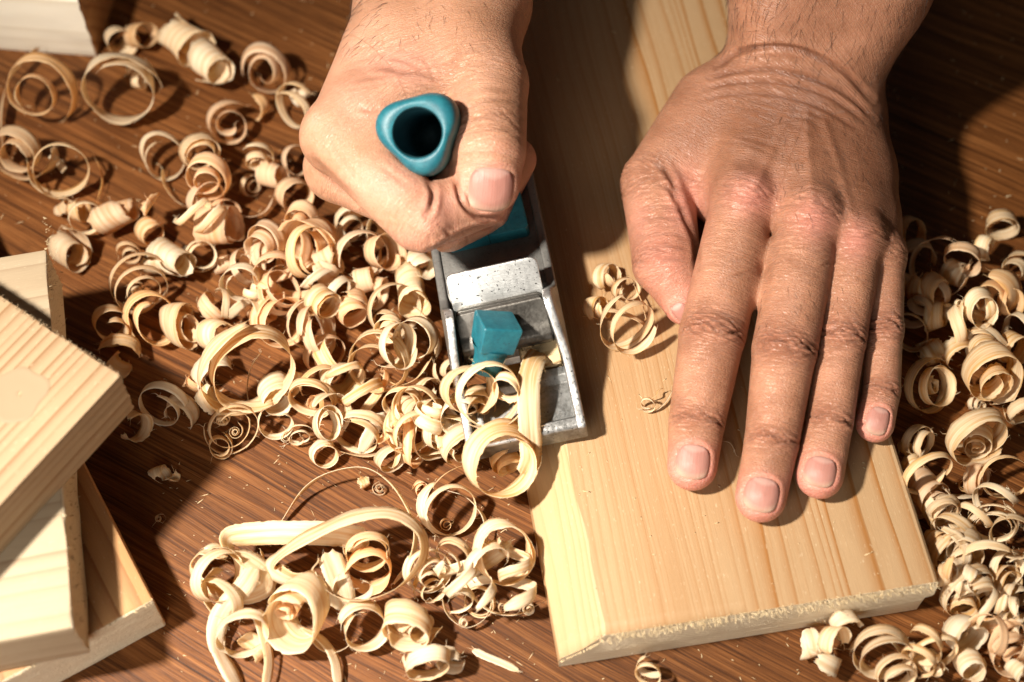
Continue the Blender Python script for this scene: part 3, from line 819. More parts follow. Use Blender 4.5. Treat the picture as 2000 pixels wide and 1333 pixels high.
for ch in (IN, MI, RI, LI):
    p, r = [c[0] for c in ch], [c[1] for c in ch]
    f.cone(p[0], p[1], r[0], r[1], .55, .05, p[0], 1.5, .95, up_l)
    f.cone(p[1], p[2], r[1]*.97, r[2]*1.0, .22, .05, p[1], .8, .95, up_l)
    f.cone(p[2], p[3], r[2], r[3], .20, .05, p[2], .7, .86, up_l)
    # fuller pad of the tip, dorsal knuckle pad
    f.cone(p[1]+up_l*r[1]*.12, p[1]+up_l*r[1]*.12, r[1]*.93, r[1]*.93, .3, .04, p[1], .8)
# knuckles
for c, s_ in ((IN[0], .72), (MI[0], .75), (RI[0], .70), (LI[0], .7)):
    f.cone(c[0]+np.array([0, .05, .30*c[1]]), c[0]+np.array([0, .05, .30*c[1]]), c[1]*s_, c[1]*s_, .35)
# webs between the fingers
for a, b in ((IN, MI), (MI, RI), (RI, LI)):
    for w_ in ((.66, .40) if a is IN else (.64, .48)):
        q1, q2 = a[0][0]*w_+a[1][0]*(1-w_), b[0][0]*w_+b[1][0]*(1-w_)
        f.cone(q1-np.array([0, 0, .22]), q2-np.array([0, 0, .22]), .44, .38, .35)
f.D = np.maximum(f.D, (zb+.012-(f.lo[2]+f.h*np.arange(f.n[2], dtype=np.float32)))[None, None, :])
handL = empty('hand', IN[0][0]*0+np.array([MI[0][0][0], MI[0][0][1], zb]))
tag(handL, 'tanned hand pressed flat on the pine board with fingers spread', 'hand')
def chain(ch, joints, n, **k):
    return dict(p=[c[0] for c in ch], r=[c[1] for c in ch], j=joints, n=nrm(n), **k)
def cum(ch): return np.cumsum([0]+[np.linalg.norm(b[0]-a[0]) for a, b in zip(ch, ch[1:])])
chs = []
for ch in (IN, MI, RI, LI):
    c = cum(ch); chs.append(chain(ch, [(c[1], 1.05, .52), (c[2], .8, .36), (0.0, .35, .7)], up_l))
c = cum(TH); chs.append(chain(TH, [(c[1]+.3, .45, .7), (c[2], .55, .5)], nrm([-.75, -.2, .6])))
nails = []
ax = lambda ch: nrm(ch[3][0]-ch[2][0])
nails.append(nail(f, 'nail', 1354, 902, 2.4, ax(IN), 67, 68, handL))
nails.append(nail(f, 'nail', 1488, 966, 2.4, ax(MI), 69, 68, handL))
nails.append(nail(f, 'nail', 1603, 921, 2.4, ax(RI), 62, 60, handL))
nails.append(nail(f, 'nail', 1716, 822, 2.3, ax(LI), 44, 56, handL, roll=0))
nails.append(nail(f, 'nail', 1332, 614, 2.3, ax(TH), 36, 44, handL))
cr = [([(1402, 132), (1440, 104), (1500, 92), (1570, 100), (1640, 135), (1700, 192)], .075, 5.5),
      ([(1388, 152), (1450, 138), (1520, 138), (1600, 158), (1660, 190), (1705, 232)], .055, 5),
      ([(1378, 172), (1450, 160), (1540, 164), (1620, 190), (1690, 236)], .040, 4.5),
      ([(1370, 196), (1440, 182), (1530, 188), (1610, 214), (1680, 256)], .028, 4.5),
      ([(1290, 318), (1312, 352), (1322, 388)], .07, 6), ([(1282, 356), (1306, 370), (1324, 396)], .05, 5),
      ([(1322, 388), (1340, 430), (1358, 470), (1362, 520)], .06, 6),
      ([(1238, 430), (1290, 424), (1340, 432)], .022, 4), ([(1242, 460), (1290, 455), (1345, 462)], .025, 4), ([(1250, 492), (1300, 478), (1350, 486)], .025, 4), ([(1246, 410), (1290, 402), (1335, 410)], .018, 4), ([(1262, 520), (1310, 508), (1350, 512)], .02, 4)]
rng2 = random.Random(2)
for k in range(26):                                   # fine lines over the backs of the knuckles
    x, y = rng2.uniform(1400, 1690), rng2.uniform(360, 560); l = rng2.uniform(18, 42); q = rng2.uniform(-6, 6)
    cr.append(([(x-l, y+q+3), (x, y-4), (x+l, y-q+3)], rng2.uniform(.008, .018), 3.2))
for k in range(14):
    x, y = rng2.uniform(1430, 1640), rng2.uniform(180, 340); l = rng2.uniform(30, 70)
    cr.append(([(x-l, y-6), (x, y), (x+l, y+16)], rng2.uniform(.006, .014), 4))
bul = [([(1470, 375), (1505, 300), (1540, 220)], .035, 10), ([(1585, 400), (1580, 300), (1575, 220)], .04, 10), ([(1668, 440), (1640, 330), (1610, 240)], .035, 9),
       ([(1452, 398), (1470, 372)], .07, 34), ([(1585, 425), (1588, 402)], .08, 34), ([(1672, 455), (1668, 438)], .06, 28), ([(1350, 330), (1400, 345), (1430, 330)], .04, 16),
       ([(1500, 40), (1470, 95)], .03, 16), ([(1420, 260), (1500, 310), (1560, 330)], .03, 12)]
pat = [(1470, 385, 48, 40, .85, 'pink'), (1590, 430, 44, 42, .8, 'pink'), (1672, 470, 34, 40, .7, 'pink'), (1340, 400, 40, 70, .75, 'pink'), (1290, 520, 55, 90, .6, 'pink'), (1250, 430, 30, 60, .4, 'pink'),
       (1540, 240, 230, 120, .85, 'tan'), (1690, 330, 60, 150, .8, 'tan'), (1600, 20, 160, 80, .35, 'tan'), (1560, 480, 150, 60, .38, 'wr'), (1480, 400, 60, 40, .45, 'wr'), (1595, 430, 60, 40, .45, 'wr'), (1530, 150, 140, 50, .35, 'wr'), (1290, 450, 60, 90, .30, 'wr'), (1710, 835, 20, 25, .8, 'pink')]  # wide 'tan' patches: real sun tan plus shade painted across the hand back
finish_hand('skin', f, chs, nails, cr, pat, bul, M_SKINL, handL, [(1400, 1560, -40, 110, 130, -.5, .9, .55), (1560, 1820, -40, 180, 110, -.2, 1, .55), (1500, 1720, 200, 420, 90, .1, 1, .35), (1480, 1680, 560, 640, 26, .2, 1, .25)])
del f

# ---- the fist round the handle
f = Field((-9.5, -1.0, 1.9), (3.0, 24.0, 15.5), HR)
CM = J(908, 40, 6.0, 98); T1 = J(952, 165, 6.45, 79); T2 = J(955, 296, 6.6, 73); T3 = J(953, 358, 6.3, 63)
X1 = J(660, 270, 5.9, 66); X2_ = J(822, 428, 6.15, 66); X3 = J(936, 390, 5.5, 57); X4 = J(1004, 312, 4.6, 44)
Y1 = J(662, 328, 4.3, 66); Y2_ = J(874, 440, 4.2, 52); Y3 = J(948, 408, 3.7, 48); Y4 = J(1000, 330, 3.5, 40)
Q1 = J(700, 335, 2.9, 56); Q2 = J(850, 420, 2.7, 46); Q3 = J(930, 390, 2.7, 44)
wa, wb = J(802, 0, 5.7, 100), J(925, 0, 6.0, 102)
fa, fb = J(770, -260, 7.6, 125), J(900, -260, 7.8, 128)
ga, gb = J(745, -700, 11.5, 140), J(880, -700, 11.5, 140)
for a, b in ((wa, fa), (wb, fb), (fa, ga), (fb, gb)): f.cone(a[0], b[0], a[1], b[1], .9)
f.cone(wa[0], X1[0], 1.38, X1[1], .8)
f.cone(wa[0]-np.array([0, 0, 1.2]), Y1[0], 1.25, Y1[1], .7)
f.cone(wa[0]-np.array([0, 0, 2.0]), Q1[0], 1.1, Q1[1], .6)
f.cone(wb[0], CM[0], wb[1], CM[1], .8); f.cone(CM[0], T1[0], CM[1], T1[1], .8)
A, B = J(744, 212, 6.35, 62), J(905, 118, 6.65, 62); f.cone(A[0], B[0], A[1], B[1], .8)
A, B = J(795, 95, 6.1, 92), J(880, 90, 6.2, 90); f.cone(A[0], B[0], A[1], B[1], .8)
A, B = J(720, 270, 4.6, 60), J(780, 330, 4.2, 60); f.cone(A[0], B[0], A[1], B[1], .6)
A, B = J(700, 240, 6.1, 62), J(742, 312, 6.2, 48); f.cone(A[0], B[0], A[1], B[1], .6)
f.cone(X1[0], X2_[0], X1[1], X2_[1], .5, .08, X1[0], 2.2)
f.cone(Y1[0], Y2_[0], Y1[1], Y2_[1], .4, .06, Y1[0], 2.0)
f.cone(Q1[0], Q2[0], Q1[1], Q2[1], .4, .06, Q1[0], 1.8); f.cone(Q2[0], Q3[0], Q2[1], Q3[1], .2)
f.cone(Y2_[0], Y3[0], Y2_[1], Y3[1], .12, .04, Y2_[0], .8); f.cone(Y3[0], Y4[0], Y3[1], Y4[1], .12, .04, Y3[0], .8)
f.cone(X2_[0], X3[0], X2_[1]*.96, X3[1], .10, .04, X2_[0], .9)
f.cone(X3[0], X4[0], X3[1], X4[1], .12, .04, X3[0], .7)
upr = nrm([.10, -.55, .83])
f.cone(T1[0], T2[0], T1[1], T2[1], .40, .07, T1[0], 1.6)
f.cone(T2[0], T3[0], T2[1]*.98, T3[1], .22, .05, T2[0], .8, .84, upr)
f.cone(X1[0]+np.array([-.05, .05, .12]), X1[0]+np.array([-.05, .05, .12]), X1[1]*.92, X1[1]*.92, .4)
A, B = J(868, 372, 5.9, 34), J(900, 340, 6.0, 34); f.cone(A[0], B[0], A[1], B[1], .2)
# room for the handle
for (z0, z1, r0, r1) in ((0.6, -1.2, .93, .88), (-1.2, -HL, .80, .75)):
    f.cone(HE+HA*z0, HE+HA*z1, r0, r1, .10, cut=True)
handR = empty('hand', np.array([X1[0][0], X1[0][1], 2.5]))
tag(handR, 'fist gripping the teal plane handle with thumb pressed alongside', 'hand')
TT = [CM, T1, T2, T3]; XX = [X1, X2_, X3, X4]; YY = [Y1, Y2_, Y3, Y4]
c = cum(TT); cx = cum(XX)
chs = [chain(TT, [(c[2]-.35, .42, .40), (c[2]+.05, .30, .3), (c[1]+.2, .25, .8)], upr, tip=.5), chain(XX, [(cx[1], .25, .5)], nrm([-.4, -.6, .6]), tip=.2), chain(YY, [(.1, .1, .4)], nrm([-.3, -.7, .6]), tip=.2)]
nails = [nail(f, 'nail', 961, 374, 6.3, nrm(T3[0]-T2[0]), 88, 88, handR, sq=3.2)]
cr = [([(836, 494), (868, 476), (905, 456), (940, 444), (970, 440)], .095, 5), ([(800, 318), (760, 345), (742, 372)], .018, 4), ([(640, 240), (660, 300), (700, 350)], .012, 5), ([(890, 340), (894, 370), (902, 396), (918, 414), (945, 426), (990, 420)], .075, 5), ([(838, 352), (846, 378), (842, 404), (834, 420)], .10, 5.5),
      ([(700, 212), (720, 216), (738, 214)], .05, 4.5), ([(735, 128), (790, 140), (840, 150), (875, 172)], .04, 7), ([(750, 112), (800, 124), (842, 148)], .025, 5), ([(830, 118), (842, 140), (852, 160)], .03, 4),
      ([(700, 232), (730, 232)], .02, 4), ([(690, 160), (730, 150), (770, 150)], .018, 4), ([(680, 176), (720, 170)], .015, 4),
      ([(905, 214), (950, 196), (1000, 198), (1024, 206)], .030, 5), ([(908, 238), (950, 226), (1000, 224), (1026, 230)], .032, 4.5), ([(930, 254), (980, 252), (1026, 254)], .018, 4), ([(900, 190), (950, 172), (1010, 180)], .018, 5),
      ([(600, 300), (622, 322), (650, 352), (690, 390)], .06, 9),
      ([(858, 440), (876, 458), (886, 478)], .025, 3.5), ([(905, 448), (912, 466), (914, 484)], .022, 3.5), ([(770, 420), (800, 400), (820, 392)], .015, 4), ([(835, 455), (838, 475), (836, 492)], .018, 3.5),
      ([(736, 320), (770, 345), (800, 365)], .02, 5)]
for k in range(34):
    x, y = rng2.uniform(690, 840), rng2.uniform(80, 200); l = rng2.uniform(14, 34)
    cr.append(([(x-l, y+l*.35), (x, y), (x+l, y-l*.1)], rng2.uniform(.005, .012), 3))
for k in range(26):
    x, y = rng2.uniform(640, 830), rng2.uniform(270, 460); l = rng2.uniform(12, 26)
    cr.append(([(x-l, y-l*.2), (x+l, y+l*.5)], rng2.uniform(.004, .010), 3))
bul = [([(660, 255), (640, 290)], .06, 36), ([(880, 100), (940, 170)], .03, 30), ([(760, 380), (830, 450)], .03, 26), ([(960, 225), (965, 260)], .03, 40)]
pat = [(780, 130, 90, 45, .55, 'pink'), (700, 200, 60, 60, .40, 'pink'), (760, 360, 80, 50, .55, 'pink'), (850, 410, 60, 60, .55, 'pink'), (800, 470, 60, 30, .45, 'pink'), (960, 410, 60, 30, .6, 'pink'), (905, 360, 14, 40, .6, 'pink'), (900, 250, 14, 60, .35, 'pink'), (900, 40, 160, 60, .5, 'tan'), (990, 200, 40, 120, .5, 'tan'), (640, 290, 50, 50, .25, 'tan'), (960, 215, 60, 34, .30, 'wr'), (780, 140, 100, 60, .30, 'wr')]
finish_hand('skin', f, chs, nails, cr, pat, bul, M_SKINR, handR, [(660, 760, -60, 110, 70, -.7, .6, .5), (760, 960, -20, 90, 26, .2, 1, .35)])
del f
# ------------------------------------------------------------------ shavings
def sheet(name, Cp, Wd, wid, tone, rs, th=.011, cup=.06, rag=.05, across=5, parent=None, ends=True):
    """a thin strip of wood along Cp (cm), its width along Wd, with torn edges and real thickness"""
    Cp = np.asarray(Cp, float); n = len(Cp)
    T = np.gradient(Cp, axis=0); T /= np.maximum(np.linalg.norm(T, axis=1, keepdims=True), 1e-9)
    W = Wd-T*np.einsum('ij,ij->i', Wd, T)[:, None]; W /= np.maximum(np.linalg.norm(W, axis=1, keepdims=True), 1e-9)
    Nn = np.cross(T, W)
    su = np.concatenate([[0], np.cumsum(np.linalg.norm(np.diff(Cp, axis=0), axis=1))])
    wid = np.broadcast_to(np.asarray(wid, float), (n,)).copy()
    if ends:
        e = np.minimum(np.arange(n), np.arange(n)[::-1]); wid *= np.clip(.45+e/4.0*.55, 0, 1)
    def edge():
        sm = np.convolve(rs.normal(0, 1, n+10), np.ones(9)/3.0, 'same')[5:5+n]*.35
        fine = rs.normal(0, .38, n); notch = (rs.random(n) < .04)*rs.uniform(-2.6, 1.4, n)
        return 1+rag*(sm+fine+notch)
    L_, R_ = edge(), edge(); end0 = rs.normal(0, .03, (2, across))
    wave = rs.uniform(.02, .05)*np.sin(su*rs.uniform(2, 5)+rs.uniform(0, 6))
    G = np.zeros((2, n, across, 3)); SV = np.zeros((n, across))
    for j in range(across):
        s = -1+2*j/(across-1); k = np.where(s < 0, L_, R_)
        off = s*.5*wid*(k if abs(s) > .6 else 1)
        base = Cp+W*off[:, None]+Nn*((cup*(s*s-.4)*wid)+wave*s*wid)[:, None]
        base[0] += T[0]*end0[0, j]; base[-1] += T[-1]*end0[1, j]
        for q in (0, 1): G[q, :, j] = base+Nn*(th*(.5-q))
        SV[:, j] = off
    V = G.reshape(-1, 3); I = lambda q, i, j: q*n*across+i*across+j
    F = []
    ii, jj = np.meshgrid(np.arange(n-1), np.arange(across-1), indexing='ij'); ii, jj = ii.ravel(), jj.ravel()
    F.append(np.stack([I(0, ii, jj), I(0, ii, jj+1), I(0, ii+1, jj+1), I(0, ii+1, jj)], 1)[:, ::-1])
    F.append(np.stack([I(1, ii, jj), I(1, ii, jj+1), I(1, ii+1, jj+1), I(1, ii+1, jj)], 1))
    i = np.arange(n-1)
    F.append(np.stack([I(0, i, 0), I(0, i+1, 0), I(1, i+1, 0), I(1, i, 0)], 1)[:, ::-1])
    F.append(np.stack([I(0, i, across-1), I(0, i+1, across-1), I(1, i+1, across-1), I(1, i, across-1)], 1))
    j = np.arange(across-1)
    F.append(np.stack([I(0, 0, j), I(0, 0, j+1), I(1, 0, j+1), I(1, 0, j)], 1))
    F.append(np.stack([I(0, n-1, j), I(0, n-1, j+1), I(1, n-1, j+1), I(1, n-1, j)], 1)[:, ::-1])
    F = np.vstack(F); SU = np.concatenate([np.repeat(su, across)]*2); SVV = np.concatenate([SV.ravel()]*2)
    # loose fibres torn from the edges and ends
    HV, HF, HS = [], [], []; b0 = len(V)
    for q in range(int(4+su[-1]*1.6)):
        i = int(rs.integers(0, n)) if q > 3 else (0 if q % 2 else n-1)
        jj_ = 0 if rs.random() < .5 else across-1
        if q <= 3: jj_ = int(rs.integers(0, across))
        p = G[0, i, jj_]; o_ = W[i]*(1 if jj_ else -1)*rs.uniform(.1, 1)+T[i]*rs.normal(0, 1)+Nn[i]*rs.normal(0, .6)
        if q <= 3: o_ = T[i]*(-1 if i == 0 else 1)+W[i]*rs.normal(0, .4)+Nn[i]*rs.normal(0, .5)
        o_ = o_/np.linalg.norm(o_); L = rs.uniform(.05, .20)*(1.4 if q <= 3 else 1); r_ = rs.uniform(.005, .011)
        c1 = np.cross(o_, W[i]+.3*Nn[i]); c1 = c1/max(np.linalg.norm(c1), 1e-6); c2 = np.cross(o_, c1); b = b0+len(HV)
        m_ = p+o_*L*.6+c1*L*rs.normal(0, .18); e_ = p+o_*L+c1*L*rs.normal(0, .35)
        HV += [p+c1*r_, p-c1*r_*.5+c2*r_*.8, p-c1*r_*.5-c2*r_*.8, m_+c1*r_*.6, m_-c1*r_*.3+c2*r_*.5, m_-c1*r_*.3-c2*r_*.5, e_]
        HS += [su[i]]*7
        for a in range(3):
            m2 = (a+1) % 3
            HF += [(b+a, b+m2, b+3+m2, b+3+a), (b+3+a, b+3+m2, b+6, b+6)]
    V = np.vstack([V, np.array(HV)]); F4 = [tuple(f) for f in F]+[f if f[2] != f[3] else f[:3] for f in HF]
    return V, F4, np.concatenate([SU, HS]), np.concatenate([SVV, np.zeros(len(HS))])
def shaving(V, F, su, sv, tone, label, parent=None):
    V = np.asarray(V); c = np.array([(V[:, 0].min()+V[:, 0].max())/2, (V[:, 1].min()+V[:, 1].max())/2, V[:, 2].min()])
    o = mesh_obj('wood_shaving', V, F, M_SH[tone], attrs={'su': su+rsG.uniform(0, 40), 'sv': sv}, origin=c)
    return tag(o, label, 'wood shaving', 'wood shavings curled on the table')
rsG = np.random.default_rng(11)
def coil(x, y, R, wd, turns, rin, az, el, drift, tone, z, label, sq=None):
    rs = np.random.default_rng(int(x*7+y*13+R))
    if turns > 2.0 and R > 24: turns *= .78
    if R > 24: R *= 1.07
    k = cmof(1.0, px(x, y, z+.6)); R *= k; wd *= k*1.12; drift *= k
    if el > 44 and R > .22 and sq is None: el = 40+(el-60)*.6+rs.uniform(-9, 9); az += rs.uniform(-42, 42)
    a_, e_ = math.radians(az), math.radians(el)
    if sq is None and R > .22 and (-math.sin(a_)*math.cos(e_)*.5+math.sin(e_)*.866) > .90: el -= 24
    if turns > 1.1: drift += R*rs.uniform(.1, .7)
    n = int(26*turns+10) if R < .9 else int(36*turns+14)
    t = np.linspace(0, 1, n); ph = rs.uniform(0, 2*math.pi)
    th = 2*math.pi*turns*t*rs.choice([-1, 1])
    r = R*(1-(1-rin)*t**rs.uniform(.8, 1.4))
    r = r*(1+.09*np.sin(th*.5+rs.uniform(0, 6))+.04*np.sin(th*1.3+rs.uniform(0, 6))+.02*np.sin(th*2.7+rs.uniform(0, 6)))
    s1 = rs.uniform(.80, 1.0) if sq is None else sq
    X, Y = r*np.cos(th+ph), r*np.sin(th+ph)*s1
    Z = drift*(t-.5)+.12*R*np.sin(th*.7+rs.uniform(0, 6))
    Cp = np.stack([X, Y, Z], 1)
    lean = rs.uniform(-.20, .20)+.14*np.sin(th*.6+rs.uniform(0, 6))
    rad = np.stack([np.cos(th+ph), np.sin(th+ph), 0*th], 1)
    Wd = np.array([0, 0, 1.0])+rad*lean[:, None]
    a, e = math.radians(az), math.radians(el)
    A = np.array([math.cos(a)*math.cos(e), math.sin(a)*math.cos(e), math.sin(e)])
    B = nrm(np.cross(A, [0.02, .1, 1]) if abs(A[2]) < .98 else np.cross(A, [0, 1, 0])); D_ = np.cross(A, B)
    sp = rs.uniform(0, 6.28); B2 = B*math.cos(sp)+D_*math.sin(sp); D2 = np.cross(A, B2)
    Mx = np.stack([B2, D2, A], 0)
    Cp, Wd = Cp@Mx, Wd@Mx
    wid = wd*(1+.10*np.sin(t*rs.uniform(3, 8)+rs.uniform(0, 6)))*np.clip(1.05-.25*t, .5, 1.1)
    V, F, su, sv = sheet('s', Cp, Wd, wid, tone, rs, th=.009, rag=.10 if wd > .25 else .10, cup=rs.uniform(-.07, .07), across=5 if wd > .2 else 3)
    mn, mx = V.min(0), V.max(0)
    zc = z+.01+(mx[2]-mn[2])/2
    V = V+(px(x, y, zc)-(mn+mx)/2)
    return shaving(V, F, su, sv, tone, label)
def spline(pts, n):
    p = np.array(pts, float); q = np.vstack([2*p[0]-p[1], p, 2*p[-1]-p[-2]]); out = []
    for i in range(1, len(q)-2):
        for t in np.linspace(0, 1, n, endpoint=False):
            out.append(.5*((2*q[i])+(-q[i-1]+q[i+1])*t+(2*q[i-1]-5*q[i]+4*q[i+1]-q[i+2])*t*t+(-q[i-1]+3*q[i]-3*q[i+1]+q[i+2])*t**3))
    out.append(p[-1]); return np.array(out)
def strip(pts, wd, tone, label, n=12, rag=.05, taper=None):
    """pts: (x, y, z of the middle line, lean) ; lean 0 = standing on edge, 90 = lying flat"""
    rs = np.random.default_rng(int(pts[0][0]*5+pts[0][1]*3+len(pts)))
    q = spline([p if len(p) == 4 else tuple(p)+(30,) for p in pts], n)
    Cp = np.array([px(a, b, max(c, .02)) for a, b, c, d in q])
    T = np.gradient(Cp, axis=0); T /= np.linalg.norm(T, axis=1, keepdims=True)
    side = np.cross(T, [0, 0, 1.0]); side /= np.maximum(np.linalg.norm(side, axis=1, keepdims=True), 1e-6)
    upv = np.cross(side, T); a = np.radians(q[:, 3])
    Wd = upv*np.cos(a)[:, None]+side*np.sin(a)[:, None]
    wid = np.full(len(q), cmof(wd, Cp[0]))
    if taper is not None: wid *= np.interp(np.linspace(0, 1, len(q)), np.linspace(0, 1, len(taper)), taper)
    V, F, su, sv = sheet('s', Cp, Wd, wid, tone, rs, rag=rag, cup=rs.uniform(-.06, .06), across=5 if wd > 14 else 3)
    zz = V[:, 2].min()
    if zz < .005: V[:, 2] += .005-zz
    return shaving(V, F, su, sv, tone, label)

